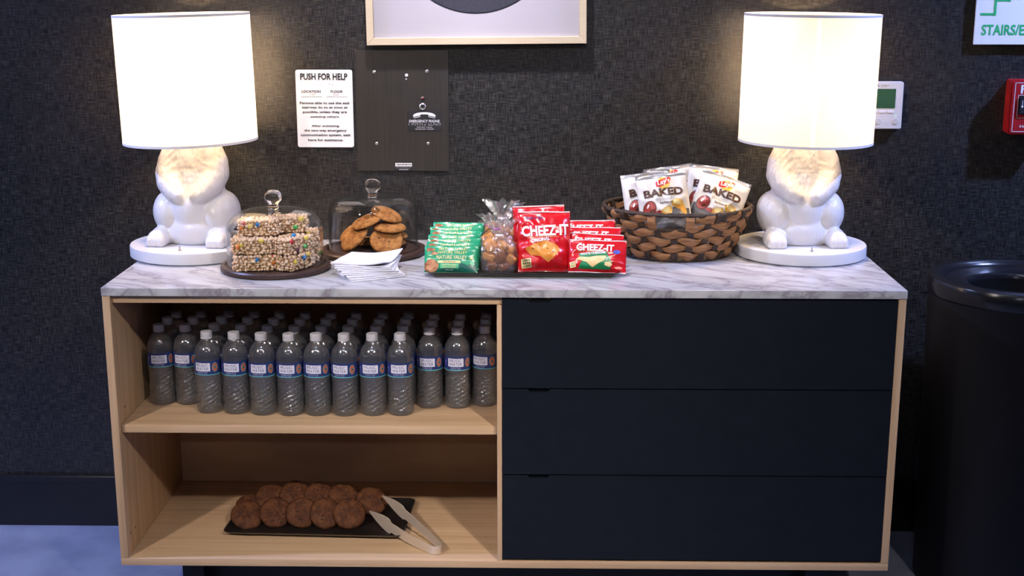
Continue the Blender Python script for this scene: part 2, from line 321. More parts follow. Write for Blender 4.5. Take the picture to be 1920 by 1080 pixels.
class Print:
    def __init__(s): s.items = []; s.mats = []
    def _m(s, m):
        if m not in s.mats: s.mats.append(m)
        return s.mats.index(m)
    def poly(s, pts, m, layer=0): s.items.append((list(pts), [tuple(range(len(pts)))], s._m(m), layer)); return s
    def rect(s, cx, cy, w, h, m, layer=0, rot=0.0, r=0.0):
        pts = []
        if r > 0:
            for (sx, sy, a0) in ((1, 1, 0), (-1, 1, pi / 2), (-1, -1, pi), (1, -1, 3 * pi / 2)):
                for k in range(5):
                    a = a0 + k * pi / 8; pts.append((sx * (w / 2 - r) + r * cos(a), sy * (h / 2 - r) + r * sin(a)))
        else: pts = [(-w / 2, -h / 2), (w / 2, -h / 2), (w / 2, h / 2), (-w / 2, h / 2)]
        c, q = cos(rot), sin(rot)
        return s.poly([(cx + x * c - y * q, cy + x * q + y * c) for x, y in pts], m, layer)
    def ell(s, cx, cy, a, b, m, layer=0, rot=0.0, n=24, wob=0.0, a0=0.0, a1=2 * pi):
        c, q = cos(rot), sin(rot); pts = []
        for k in range(n):
            t = a0 + (a1 - a0) * k / (n if a1 - a0 > 6.2 else n - 1); w = 1 + wob * sin(3 * t + cx * 90) + wob * 0.6 * sin(7 * t + cy * 50)
            x, y = a * w * cos(t), b * w * sin(t); pts.append((cx + x * c - y * q, cy + x * q + y * c))
        return s.poly(pts, m, layer)
    def ring(s, cx, cy, r0, r1, m, layer=0, n=24, sy=1.0):
        vs = []; fs = []
        for k in range(n):
            a = 2 * pi * k / n; vs += [(cx + r0 * cos(a), cy + r0 * sy * sin(a)), (cx + r1 * cos(a), cy + r1 * sy * sin(a))]
        for k in range(n):
            q = (k + 1) % n; fs.append((2 * k, 2 * k + 1, 2 * q + 1, 2 * q))
        s.items.append((vs, fs, s._m(m), layer)); return s
    def frame(s, x0, x1, y0, y1, w, m, layer=0):
        for a in ((x0, x1, y0, y0 + w), (x0, x1, y1 - w, y1), (x0, x0 + w, y0, y1), (x1 - w, x1, y0, y1)):
            s.rect((a[0] + a[1]) / 2, (a[2] + a[3]) / 2, a[1] - a[0], a[3] - a[2], m, layer)
        return s
    def text(s, t, cx, cy, w, h, m, layer=1, rot=0.0, bold=0.0, shear=0.0, arc=0.0):
        vs, fs = text2d(t, bold, shear); c, q = cos(rot), sin(rot); out = []
        for x, y in vs:
            X, Y = x * w, y * h - arc * (x * 2) ** 2
            out.append((cx + X * c - Y * q, cy + X * q + Y * c))
        s.items.append((out, fs, s._m(m), layer)); return s
    def build(s, name, fn, parent=None, maxlen=None, loc=(0, 0, 0), eps=0.0004):
        bm = bmesh.new()
        for vs, fs, mi, layer in s.items:
            b2 = bmesh.new(); V = [b2.verts.new((x, y, 0)) for x, y in vs]
            for f in fs:
                try: b2.faces.new([V[i] for i in f])
                except ValueError: pass
            b2.normal_update()
            for f in b2.faces:
                if f.normal.z < 0: f.normal_flip()
            if maxlen:
                bmesh.ops.triangulate(b2, faces=b2.faces[:])
                for _ in range(6):
                    L = [e for e in b2.edges if e.calc_length() > maxlen]
                    if not L: break
                    bmesh.ops.subdivide_edges(b2, edges=L, cuts=1); bmesh.ops.triangulate(b2, faces=b2.faces[:])
            mp = {v: bm.verts.new(fn(v.co.x, v.co.y, eps * (layer + 1))) for v in b2.verts}
            for f in b2.faces:
                try: g = bm.faces.new([mp[v] for v in f.verts]); g.material_index = mi
                except ValueError: pass
            b2.free()
        return obj(name, bm, s.mats, parent, loc, sharp=60)
flat = lambda x, z, e: (x, -e, z)          # print on an upright face that looks towards -y

# ------------------------------------------------------------------ room
struct(obj('wall_back', box(-4.5, 4.5, 0.0, 0.12, 0.0, 3.0, 0), 'wall'))
struct(obj('floor', box(-4.5, 4.5, -7.0, 0.12, -0.1, 0.0, 0), 'floor'))
struct(obj('ceiling', box(-4.5, 4.5, -7.0, 0.12, 3.0, 3.1, 0), 'ceiling'))
bb = bmesh.new(); prof = [(0, 0), (-0.012, 0), (-0.012, 0.128), (-0.0125, 0.130), (-0.016, 0.132), (-0.016, 0.147), (-0.0145, 0.150), (0, 0.150)]
A = [bb.verts.new((-4.5, y - 0.0005, z)) for y, z in prof]; B = [bb.verts.new((4.5, y - 0.0005, z)) for y, z in prof]
for k in range(len(prof)): q = (k + 1) % len(prof); bb.faces.new((A[k], A[q], B[q], B[k]))
bb.faces.new(A[::-1]); bb.faces.new(B); bmesh.ops.recalc_face_normals(bb, faces=bb.faces[:])
struct(obj('baseboard_back', bb, 'baseb', sharp=25))

# ------------------------------------------------------------------ cabinet and worktop
ZT = 0.8272
tag(obj('marble_worktop', box(-0.915, 0.915, -0.5747, -0.0015, 0.8072, ZT, 0.0018, 3), 'marble'), 'white marble worktop with grey veins lying on the wooden cabinet', 'worktop')
cab = thing('sideboard_cabinet', 'light birch sideboard with open shelves left and three navy drawers right', 'cabinet', (0, -0.30, 0))
def cpart(n, x0, x1, y0, y1, z0, z1, m, bev=0.001, parent=cab):
    return obj(n, box(x0, x1, y0 + 0.30, y1 + 0.30, z0, z1, bev), m, parent)
YF = -0.5735; ZB = 0.1437
for sx in (-1, 1):
    x0, x1 = sorted((sx * 0.914, sx * 0.896))
    sp = cpart('side_panel', x0, x1, YF, -0.055, ZB + 0.0185, 0.8067, 'wood_v')
    if sx < 0:
        for hy, hz in ((-0.545, 0.215), (-0.505, 0.212), (-0.52, 0.525), (-0.17, 0.47)):
            obj('screw_hole', lathe([(0, 0), (0.0028, 0), (0.0028, 0.0006), (0, 0.0006)], 10), 'black', sp, (-0.8961, hy + 0.30, hz), (0, pi / 2, 0))
cpart('bottom_panel', -0.914, 0.914, YF, -0.055, ZB, ZB + 0.018, 'wood_h')
cpart('top_panel', -0.8955, -0.0010, YF + 0.012, -0.055, 0.7885, 0.8067, 'wood_h'); cpart('top_panel', -0.0005, 0.8955, YF + 0.020, -0.055, 0.7885, 0.8067, 'wood_h')
cpart('divider_panel', -0.0125, -0.0012, YF + 0.001, -0.075, ZB + 0.0185, 0.788, 'wood_v')
cpart('back_panel', -0.8955, 0.8955, -0.0745, -0.0555, ZB + 0.0185, 0.788, 'wood_d')
cpart('shelf', -0.8945, -0.0135, -0.555, -0.076, 0.4725, 0.4925, 'wood_h')
ZD = [0.1665, 0.3805, 0.5915, 0.8045]
for k in range(3):
    bm = bmesh.new(); x0, x1, y0, y1, z0, z1 = -0.0005, 0.8945, YF + 0.30, YF + 0.318, ZD[k] + 0.0014, ZD[k + 1] - 0.0014
    # a front with a shallow finger notch cut into the top edge
    xs = [x0, 0.058, 0.064, 0.104, 0.110, x1]; tops = [z1, z1, z1 - 0.007, z1 - 0.007, z1, z1]
    F = []
    for y in (y0, y1):
        F.append(([bm.verts.new((x, y, z0)) for x in xs], [bm.verts.new((x, y, z)) for x, z in zip(xs, tops)]))
    for i in range(5):
        bm.faces.new((F[0][0][i], F[0][0][i + 1], F[0][1][i + 1], F[0][1][i])); bm.faces.new((F[1][0][i + 1], F[1][0][i], F[1][1][i], F[1][1][i + 1]))
        bm.faces.new((F[0][1][i], F[0][1][i + 1], F[1][1][i + 1], F[1][1][i])); bm.faces.new((F[0][0][i + 1], F[0][0][i], F[1][0][i], F[1][0][i + 1]))
    for i in (0, 5): bm.faces.new((F[0][0][i], F[0][1][i], F[1][1][i], F[1][0][i]))
    bmesh.ops.recalc_face_normals(bm, faces=bm.faces[:])
    dr = obj('drawer', bm, 'navy', cab)
    obj('finger_pull', box(0.0645, 0.1035, y1 - 0.006, y1 - 0.0005, z1 - 0.0068, z1 + 0.0008, 0.0004), 'blackmetal', dr)
cpart('plinth', -0.80, 0.80, -0.46, -0.10, 0.0, ZB - 0.0005, 'blackmetal')
for lx in (-0.757, 0.757):
    for ly in (-0.49, -0.075): cpart('leg', lx - 0.025, lx + 0.025, ly - 0.025, ly + 0.0, 0.0, ZB - 0.0005, 'blackmetal')

# ------------------------------------------------------------------ rabbit lamps
def rabbit_mesh():
    bm = bmesh.new()
    def ball(c, r, rot=(0, 0, 0)):
        m = Matrix.Translation(c) @ Euler(rot).to_matrix().to_4x4() @ Matrix.Diagonal((r[0], r[1], r[2], 1))
        bmesh.ops.create_icosphere(bm, subdivisions=4, radius=1.0, matrix=m)
    def limb(pts):
        for (a, ra), (b, rb) in zip(pts[:-1], pts[1:]):
            a, b = Vector(a), Vector(b)
            for k in range(9):
                t = k / 8; r = ra + (rb - ra) * t; ball(a.lerp(b, t), (r, r, r))
    # belly, chest and head (the head reaches up into the shade)
    ball((0, 0.010, 0.062), (0.085, 0.076, 0.076)); ball((0, 0.006, 0.112), (0.074, 0.068, 0.070)); ball((0, -0.012, 0.085), (0.060, 0.062, 0.075))
    for k in range(15):
        t = k / 14; ball((0, 0.006 + 0.010 * t, 0.110 + 0.165 * t), (0.074 - 0.012 * t * t - 0.010 * t, 0.068 - 0.034 * t, 0.030))
    for s in (-1, 1):
        ball((s * 0.062, 0.002, 0.072), (0.048, 0.068, 0.060), (0, s * 0.22, 0))                # haunch
        limb([((s * 0.047, -0.004, 0.246), 0.024), ((s * 0.059, -0.008, 0.205), 0.031), ((s * 0.063, -0.018, 0.176), 0.032), ((s * 0.057, -0.034, 0.152), 0.029), ((s * 0.040, -0.052, 0.133), 0.023), ((s * 0.026, -0.060, 0.124), 0.018)])   # arm
        ball((s * 0.076, -0.052, 0.018), (0.028, 0.034, 0.028)); ball((s * 0.077, -0.074, 0.016), (0.028, 0.026, 0.026))    # foot
        for q in (-1, 0, 1): ball((s * 0.077 + q * 0.0150, -0.092, 0.012), (0.0105, 0.012, 0.018))       # toes
    ball((0, -0.006, 0.030), (0.082, 0.070, 0.060))
    ball((0, 0.085, 0.045), (0.026, 0.022, 0.026))                                                      # tail
    for v in bm.verts: v.co.z = max(v.co.z, 0.0)
    me = mesh_from(bm, 'rabbit_tmp', None); ob = bpy.data.objects.new('rabbit_tmp', me); COL.objects.link(ob)
    md = ob.modifiers.new('r', 'REMESH'); md.mode = 'VOXEL'; md.voxel_size = 0.0032
    sm = ob.modifiers.new('s', 'SMOOTH'); sm.iterations = 10; sm.factor = 0.5
    dg = bpy.context.evaluated_depsgraph_get(); out = bpy.data.meshes.new_from_object(ob.evaluated_get(dg)); out.name = 'rabbit_body'
    bpy.data.objects.remove(ob); bpy.data.meshes.remove(me)
    out.calc_loop_triangles()
    nr = [v.normal.copy() for v in out.vertices]
    for v, n in zip(out.vertices, nr):                                   # carved fur: strokes that run down and in
        x, y, z = v.co
        if z < 0.006: continue
        ang = math.atan2(x, -y)
        f = max(0, min(1, (z - 0.085) / 0.05)) * 0.85 + 0.15
        st = abs(noise.noise(Vector((ang * 15 + z * 22 * (1 if x > 0 else -1), z * 30, 0.3)))) + 0.5 * abs(noise.noise(Vector((ang * 30, z * 45, 4.0))))
        v.co = v.co + n * (0.0007 - 0.0023 * st) * f
    for p in out.polygons: p.use_smooth = True
    return out
RB = rabbit_mesh(); RB.materials.append(M['ceramic'])
def rabbit_lamp(label, loc, tilt, rz):
    L = thing('rabbit_lamp', label, 'lamp', loc, (0, 0, rz), 'white rabbit table lamps on the worktop')
    obj('base', lathe([(0, 0), (0.160, 0), (0.163, 0.002), (0.165, 0.0035), (0.165, 0.0275), (0.1635, 0.030), (0, 0.030)], 96), 'whitepaint', L, (0, 0, 0.0002))
    obj('rabbit_body', RB, None, L, (0, 0.014, 0.0295))
    sw = obj('switch', lathe([(0, 0), (0.0042, 0), (0.0042, 0.003), (0.0018, 0.0035), (0.0018, 0.011), (0, 0.0115)], 14), 'steel', L, (0.0, -0.118, 0.030))
    zs = 0.288; h = 0.312
    obj('socket', lathe([(0, 0.33), (0.010, 0.33), (0.010, 0.37), (0.019, 0.375), (0.019, 0.405), (0, 0.405)], 20), 'steel', L)
    bl = obj('bulb', lathe([(0, 0.405), (0.014, 0.406), (0.016, 0.418), (0.028, 0.440), (0.031, 0.458), (0.026, 0.478), (0.012, 0.488), (0, 0.490)], 24), 'bulb', L)
    s = obj('lamp_shade', lathe([(0.1655, 0), (0.1655, h), (0.1643, h), (0.1643, 0)], 96, closed=True), 'shade', L, (0, 0, zs), (0, tilt, 0))
    for z0, z1 in ((-0.001, 0.005), (h - 0.005, h + 0.001)):
        obj('shade_rim', lathe([(0.1661, z0), (0.1661, z1), (0.1637, z1), (0.1637, z0)], 96, closed=True), 'trimcloth', s)
    for k in range(3):
        a = 2 * pi * k / 3 + 0.5
        obj('spider_arm', tube([(0.011 * cos(a), 0.011 * sin(a), 0.10), (0.08 * cos(a), 0.08 * sin(a), 0.10), (0.1645 * cos(a), 0.1645 * sin(a), 0.125)], 0.0012, 6), 'steel', s)
    pl = bpy.data.lights.new('lamp_bulb_light', 'POINT'); pl.energy = 12.0; pl.color = (1.0, 0.69, 0.35); pl.shadow_soft_size = 0.045
    po = bpy.data.objects.new('lamp_bulb_light', pl); COL.objects.link(po); po.parent = L; po.location = (0, 0, 0.450)
    return L
rabbit_lamp('white rabbit lamp with lit drum shade beside the rice treat cloche', (-0.791, -0.184, ZT), rad(-1.3), rad(-6))
rabbit_lamp('white rabbit lamp with lit drum shade beside the wicker basket', (0.749, -0.170, ZT), rad(0.6), rad(3))

# ------------------------------------------------------------------ things on the wall
# framed disc print
fr = thing('framed_print', 'framed print of a dark disc on white mat above the steel phone panel', 'picture', (-0.0785, -0.002, 1.346), (0, rad(-0.55), 0))
FW, FH = 0.283, 0.60
mit = 0.0185
def frame_bar(p):                                    # p: outer a, outer b, inner b, inner a in x/z
    bm = bmesh.new(); f = [bm.verts.new((x, -0.030, z)) for x, z in p]; b = [bm.verts.new((x, 0.0, z)) for x, z in p]
    bm.faces.new(f); bm.faces.new(b[::-1])
    for k in range(4): q = (k + 1) % 4; bm.faces.new((f[k], b[k], b[q], f[q]))
    bmesh.ops.recalc_face_normals(bm, faces=bm.faces[:]); bmesh.ops.bevel(bm, geom=bm.edges[:], offset=0.0008, segments=1, affect='EDGES')
    return bm
o4 = [(-FW, 0), (FW, 0), (FW, FH), (-FW, FH)]; i4 = [(-FW + mit, mit), (FW - mit, mit), (FW - mit, FH - mit), (-FW + mit, FH - mit)]
for k in range(4): q = (k + 1) % 4; obj('frame_bar', frame_bar([o4[k], o4[q], i4[q], i4[k]]), 'frame', fr)
obj('mat_board', box(-FW + mit, FW - mit, -0.018, -0.004, mit, FH - mit, 0), 'paper', fr)
p = Print(); p.ell(0, 0.289, 0.212, 0.212, 'vinyl2', 0, n=96); p.ell(0, 0.289, 0.209, 0.209, 'vinyl', 1, n=96); p.ell(0, 0.289, 0.068, 0.068, 'greyprint', 2, n=48)
p.build('disc_print', flat, fr, loc=(0, -0.018, 0))
obj('glazing', box(-FW + mit, FW - mit, -0.024, -0.0225, mit, FH - mit, 0), 'glazing', fr)

# instruction plate
hp = thing('help_sign', 'white plastic instruction plate with black lettering beside the steel panel', 'sign', (-0.480, 0, 1.1775))
bm = bmesh.new()
def rplate(w, h, d, r, y1=0.0, bev=0.0006):
    bm = bmesh.new(); pts = []
    for (sx, sy, a0) in ((1, 1, 0), (-1, 1, pi / 2), (-1, -1, pi), (1, -1, 3 * pi / 2)):
        for k in range(6): a = a0 + k * pi / 10; pts.append((sx * (w / 2 - r) + r * cos(a), sy * (h / 2 - r) + r * sin(a)))
    f = [bm.verts.new((x, y1 - d, z)) for x, z in pts]; b = [bm.verts.new((x, y1, z)) for x, z in pts]
    ff = bm.faces.new(f); bm.faces.new(b[::-1]); n = len(pts)
    for k in range(n): q = (k + 1) % n; bm.faces.new((f[k], b[k], b[q], f[q]))
    bmesh.ops.recalc_face_normals(bm, faces=bm.faces[:])
    if bev: bmesh.ops.bevel(bm, geom=list(ff.edges), offset=bev, segments=2, affect='EDGES')
    return bm
obj('plate', rplate(0.149, 0.203, 0.003, 0.006, -0.0003), 'white', hp)
p = Print()
p.text('PUSH FOR HELP', 0, 0.084, 0.124, 0.0175, 'black', bold=0.030)
for k in range(9): p.ell(-0.031 + k * 0.0078 + (0.006 if k > 3 else 0), 0.063 + (k % 2) * 0.0025, 0.0011, 0.0011, 'paleprint', 1, n=8); p.ell(-0.033 + k * 0.0078, 0.0655 - (k % 3) * 0.0022, 0.0011, 0.0011, 'paleprint', 1, n=8)
p.text('LOCATION', -0.0345, 0.0455, 0.050, 0.0066, 'black', bold=0.02); p.text('FLOOR', 0.033, 0.0455, 0.032, 0.0066, 'black', bold=0.02)
p.text('LOBBY', -0.031, 0.0375, 0.020, 0.0052, 'greyprint'); p.text('55TH', 0.030, 0.0375, 0.0145, 0.0052, 'greyprint')
p.rect(-0.0335, 0.0315, 0.055, 0.0008, 'black', 1); p.rect(0.033, 0.0315, 0.055, 0.0008, 'black', 1)
for k, (s, w) in enumerate([('Persons able to use the exit', 0.131), ('stairway do so as soon as', 0.120), ('possible, unless they are', 0.116), ('assisting others.', 0.077), ('', 0), ('After activating', 0.073), ('the two-way emergency', 0.112), ('communication system, wait', 0.132), ('here for assistance.', 0.093)]):
    if s: p.text(s, 0, 0.0155 - k * 0.01215, w, 0.0080 if ('p' in s or 'y' in s) else 0.0064, 'black', bold=0.026)
p.build('lettering', flat, hp, loc=(0, -0.0034, 0))

# steel emergency phone panel
ep = thing('emergency_phone_panel', 'brushed steel emergency phone panel screwed to the dark wall', 'panel', (-0.276, 0, 1.1715))
obj('plate', rplate(0.244, 0.316, 0.004, 0.001, -0.0003, 0.0005), 'plate', ep)
for sx, sz in ((-0.071, 0.102), (0.067, 0.104), (-0.069, -0.085), (0.067, -0.085)):
    sc_ = obj('screw', lathe([(0, 0), (0.0044, 0), (0.0044, 0.0008), (0.0030, 0.0018), (0, 0.002)], 16), 'screw', ep, (sx, -0.0042, sz), (pi / 2, 0, 0))
    obj('screw_slot', box(-0.0026, 0.0026, -0.0004, 0.0004, 0.0019, 0.0023, 0), 'black', sc_)
hole = lathe([(0, 0), (0.0011, 0), (0.0011, 0.0004), (0, 0.0004)], 8); hme = mesh_from(hole, 'speaker_hole'); hme.materials.append(M['black'])
for i in range(7):
    for j in range(7): obj('speaker_hole', hme, None, ep, (-0.036 + i * 0.0065, -0.0043, 0.040 + j * 0.0052), (pi / 2, 0, 0))
bt = obj('button_bezel', lathe([(0, 0), (0.0088, 0), (0.0088, 0.003), (0.0068, 0.0045), (0.0050, 0.0042), (0.0050, 0.002), (0, 0.002)], 24), 'screw', ep, (0.054, -0.0042, 0.0125), (pi / 2, 0, 0))
obj('push_button', lathe([(0, 0.002), (0.0046, 0.002), (0.0046, 0.0032), (0, 0.0034)], 20), 'black', bt)
ld = obj('indicator_bezel', lathe([(0, 0), (0.005, 0), (0.005, 0.0012), (0.0036, 0.002), (0, 0.002)], 18), 'plate', ep, (0.054, -0.0042, 0.034), (pi / 2, 0, 0))
obj('indicator_lens', lathe([(0, 0.002), (0.0034, 0.002), (0.002, 0.0036), (0, 0.004)], 14), 'redled', ld)
obj('microphone_hole', lathe([(0, 0), (0.0042, 0), (0.0030, 0.0004), (0, 0.0004)], 14), 'silverprint', ep, (0.013, -0.0043, 0.094), (pi / 2, 0, 0))
obj('microphone_hole', lathe([(0, 0), (0.0020, 0), (0.0020, 0.0004), (0, 0.0004)], 10), 'silverprint', ep, (0.012, -0.0043, 0.084), (pi / 2, 0, 0))
pl = obj('phone_label', rplate(0.090, 0.052, 0.0008, 0.004, 0, 0), 'black', ep, (0.058, -0.0044, -0.025))
p = Print()
hs = []
for k in range(15): a = pi - k * pi / 14; hs.append((0.0295 * cos(a), 0.0135 + 0.0095 * sin(a)))
hs += [(0.0295, 0.0105), (0.0100, 0.0145), (0.0100, 0.0172), (-0.0100, 0.0172), (-0.0100, 0.0145), (-0.0295, 0.0105)]
p.poly(hs, 'silverprint', 1)
for s in (-1, 1): p.rect(s * 0.0195, 0.0098, 0.0175, 0.0016, 'silverprint', 1, rot=s * -0.2)
p.text('EMERGENCY PHONE', 0, -0.0005, 0.080, 0.0068, 'silverprint', bold=0.015)
random.seed(4)
for k in range(15):
    if k == 8: continue
    for a, b in random.sample([(0, 0), (0, 1), (0, 2), (1, 0), (1, 1), (1, 2)], 3): p.ell(-0.041 + k * 0.0058 + a * 0.0024, -0.0060 - b * 0.0024, 0.0008, 0.0008, 'silverprint', 1, n=6)
p.text('SOLID LIGHT - CALLING', 0, -0.0165, 0.040, 0.0026, 'silverprint'); p.text('BLINKING LIGHT - RECEIVED', 0, -0.0215, 0.048, 0.0026, 'silverprint')
p.build('lettering', flat, pl, loc=(0, -0.0008, 0), eps=0.0002)
ml = obj('maker_label', rplate(0.048, 0.024, 0.0006, 0.001, 0, 0), 'black', ep, (0.001, -0.0044, -0.146))
p = Print(); p.rect(0, 0.005, 0.044, 0.0092, 'pwhite', 0); p.text('AlphaRefuGe', 0, 0.005, 0.041, 0.0062, 'black', 1, bold=0.03, shear=0.2)
p.text('www.alpharefuge.com', 0, -0.0035, 0.040, 0.0018, 'silverprint', 0); [p.rect(-0.011 + q * 0.0028, -0.0078, 0.0018, 0.0018, 'silverprint', 0) for q in range(9)]
p.build('lettering', flat, ml, loc=(0, -0.0006, 0), eps=0.0002)

# thermostat
th = thing('thermostat', 'off-white wall thermostat with green screen half behind the lamp shade', 'thermostat', (0.967, 0, 1.190))
obj('housing', rplate(0.122, 0.122, 0.018, 0.005, -0.0003, 0.002), 'offwhite', th)
sc_ = obj('screen', rplate(0.090, 0.050, 0.0008, 0.001, 0, 0), 'lcd', th, (-0.004, -0.0184, 0.018))
for k in range(4): obj('function_button', box(-0.0085, 0.0085, -0.0014, 0, -0.0028, 0.0028, 0.0006), 'white', th, (-0.034 + k * 0.0215, -0.0183, -0.0165))
for kx in (-0.038, 0.0, 0.045):
    b = obj('round_button', lathe([(0, 0), (0.0085, 0), (0.0085, 0.0006), (0.0078, 0.0012), (0, 0.0012)], 24), 'offwhite', th, (kx, -0.0183, -0.041), (pi / 2, 0, 0))
p = Print()
for kx in (0.0, 0.045): p.ring(kx, -0.041, 0.0064, 0.0069, 'greyprint', 0)
p.rect(-0.0015, -0.0415, 0.0009, 0.0036, 'greyprint', 0, rot=0.8); p.rect(0.0012, -0.0403, 0.0009, 0.006, 'greyprint', 0, rot=-0.7)
p.ring(0.045, -0.0412, 0.0024, 0.0030, 'greyprint', 0, n=14); p.rect(0.045, -0.0385, 0.0008, 0.0026, 'greyprint', 1)
p.build('button_marks', flat, th, loc=(0, -0.0197, 0), eps=0.0002)
p = Print()
for a in (pi / 2, pi / 2 + 2 * pi / 3, pi / 2 + 4 * pi / 3):
    c, q = cos(a), sin(a); p.poly([(-0.006 + 0 * c, 0.0505), (-0.006 + 0.0022 * c - 0.0013 * q, 0.0505 + 0.0022 * q + 0.0013 * c), (-0.006 + 0.0044 * c, 0.0505 + 0.0044 * q), (-0.006 + 0.0022 * c + 0.0013 * q, 0.0505 + 0.0022 * q - 0.0013 * c)], 'black', 0)
p.text('MITSUBISHI', 0.0115, 0.0520, 0.020, 0.0026, 'black', 0); p.text('ELECTRIC', 0.009, 0.0485, 0.015, 0.0026, 'black', 0)
p.build('maker_mark', flat, th, loc=(0, -0.0184, 0), eps=0.0002)
obj('status_light', lathe([(0, 0), (0.0012, 0), (0.0008, 0.0008), (0, 0.001)], 10), 'led', th, (0.045, -0.0183, -0.0265), (pi / 2, 0, 0))

# stairs sign, standing off the wall
ss = thing('stairs_sign', 'white stairs sign with green pictogram and lettering near the red alarm', 'sign', (1.40, 0, 1.475))
obj('sign_plate', rplate(0.402, 0.258, 0.004, 0.001, -0.010, 0.0005), 'white', ss)
for a in (-0.17, 0.17):
    for b in (-0.1, 0.1): obj('standoff', lathe([(0, 0), (0.007, 0), (0.007, 0.0098), (0, 0.0098)], 14), 'steel', ss, (a, -0.0002, b), (pi / 2, 0, 0))
p = Print()
x, z = -0.187, -0.0525; steps = [(x, z)]
for k in range(4):
    p.rect(x + 0.0175, z, 0.039, 0.0058, 'green', 0); p.rect(x + 0.035, z + 0.0175, 0.0058, 0.0405, 'green', 1); x += 0.035; z += 0.035
p.build('stair_pictogram', flat, ss, loc=(0, -0.0142, 0)); p = Print(); p.text('STAIRS/EXIT', -0.183 + 0.0775, -0.092, 0.155, 0.0270, 'green', 0, bold=0.022)
p.build('lettering', flat, ss, loc=(0, -0.0142, 0))

# fire alarm pull station
fa = thing('fire_alarm_station', 'red fire alarm pull station with white lettering on the wall', 'fire alarm', (1.352, 0, 1.189))
obj('back_box', rplate(0.110, 0.138, 0.030, 0.006, -0.0003, 0.001), 'red', fa); obj('cover', rplate(0.116, 0.141, 0.020, 0.008, -0.030, 0.004), 'red', fa)
obj('pull_handle', rplate(0.074, 0.048, 0.006, 0.006, -0.0502, 0.002), 'black', fa, (0, 0, 0.006))
p = Print()
for (w, h, rr, cz) in ((0.098, 0.126, 0.006, 0.0),):
    p.frame(-w / 2, w / 2, -h / 2, h / 2, 0.0014, 'pwhite', 0)
p.text('FIRE', 0, 0.046, 0.068, 0.0220, 'pwhite', 0, bold=0.02); p.frame(-0.0395, 0.0395, -0.0285, 0.0315, 0.0012, 'pwhite', 0)
p.text('Honeywell', 0, -0.050, 0.058, 0.009, 'pwhite', 0, bold=0.02)
p.build('cover_print', flat, fa, loc=(0, -0.0502, 0))
p = Print(); p.text('PULL', 0.006, 0, 0.034, 0.012, 'pwhite', 0)
for k in (-0.029, 0.031): p.rect(k, 0.003, 0.0014, 0.014, 'pwhite', 0); p.poly([(k - 0.0035, -0.004), (k + 0.0035, -0.004), (k, -0.010)], 'pwhite', 0)
p.build('handle_print', flat, fa, loc=(0, -0.0564, 0.008))

# ------------------------------------------------------------------ waste bin by the wall
bn = thing('waste_bin', 'round black waste bin with open lid beside the cabinet', 'bin', (1.262, -0.296, 0))
obj('bin_body', lathe([(0, 0), (0.192, 0), (0.196, 0.004), (0.209, 0.755), (0.203, 0.755), (0.190, 0.02), (0, 0.02)], 72), 'bin', bn)
obj('lid_ring', lathe([(0.209, 0.7555), (0.2125, 0.760), (0.2125, 0.785), (0.208, 0.796), (0.198, 0.801), (0.186, 0.801), (0.176, 0.797), (0.170, 0.790), (0.168, 0.786), (0.128, 0.779), (0.122, 0.781), (0.116, 0.779), (0.112, 0.770), (0.112, 0.756), (0.116, 0.7555)], 72, closed=True), 'binrim', bn)
obj('bin_liner', lathe([(0.111, 0.768), (0.113, 0.62), (0.10, 0.60), (0.0, 0.60), (0.0, 0.598), (0.101, 0.598), (0.115, 0.62)], 48), 'bin', bn)

# ------------------------------------------------------------------ glass cloches
def arc(cx, cz, r, a0, a1, n): return [(cx + r * cos(a0 + (a1 - a0) * k / n), cz + r * sin(a0 + (a1 - a0) * k / n)) for k in range(n + 1)]
def cloche(name, label, loc, rb, rd, hs, sh, top, group):
    C = thing(name, label, 'cake dome', loc, group=group)
    obj('serving_board', lathe([(0, 0), (rb - 0.006, 0), (rb, 0.004), (rb, 0.011), (rb - 0.003, 0.0145), (rd + 0.006, 0.0145), (rd + 0.004, 0.0115), (0, 0.0115)], 80), 'board', C, (0, 0, 0.0003))
    z0 = 0.0122; outer = [(rd + 0.0012, z0), (rd + 0.0018, z0 + 0.004), (rd, z0 + 0.008), (rd, hs)]
    n = 14
    for k in range(1, n + 1):
        t = k / n * pi / 2; outer.append((0.016 + (rd - 0.016) * cos(t) ** sh, hs + (top - hs) * sin(t) ** 0.9))
    inner = [(max(r - 0.0028, 0.0), z - (0.0028 if r < rd * 0.9 else 0.001)) for r, z in outer[1:]]
    inner = [(rd - 0.0016, z0)] + inner
    bm = lathe(outer + [(0, top)], 80); bm = lathe(inner[::-1] if False else inner + [(0, top - 0.0028)], 80, bm)
    d = obj('glass_dome', bm, 'dome', C)
    kz = top - 0.0005
    obj('knob', lathe([(0, kz), (0.017, kz), (0.0125, kz + 0.004), (0.0115, kz + 0.008), (0.0145, kz + 0.015), (0.0195, kz + 0.022), (0.0212, kz + 0.029), (0.0195, kz + 0.037), (0.0125, kz + 0.044), (0.005, kz + 0.0465), (0, kz + 0.047)], 40), 'knob', d)
    return C
G = 'glass cloches on dark round boards'
C1 = (-0.553, -0.368, ZT); C2 = (-0.338, -0.180, ZT)
cloche('glass_cloche', 'glass cloche on dark board covering rice cereal treats', C1, 0.1325, 0.1155, 0.092, 0.62, 0.1475, G)
cloche('glass_cloche', 'glass cloche on dark board covering cookies behind the napkins', C2, 0.1345, 0.1130, 0.104, 0.42, 0.1460, G)

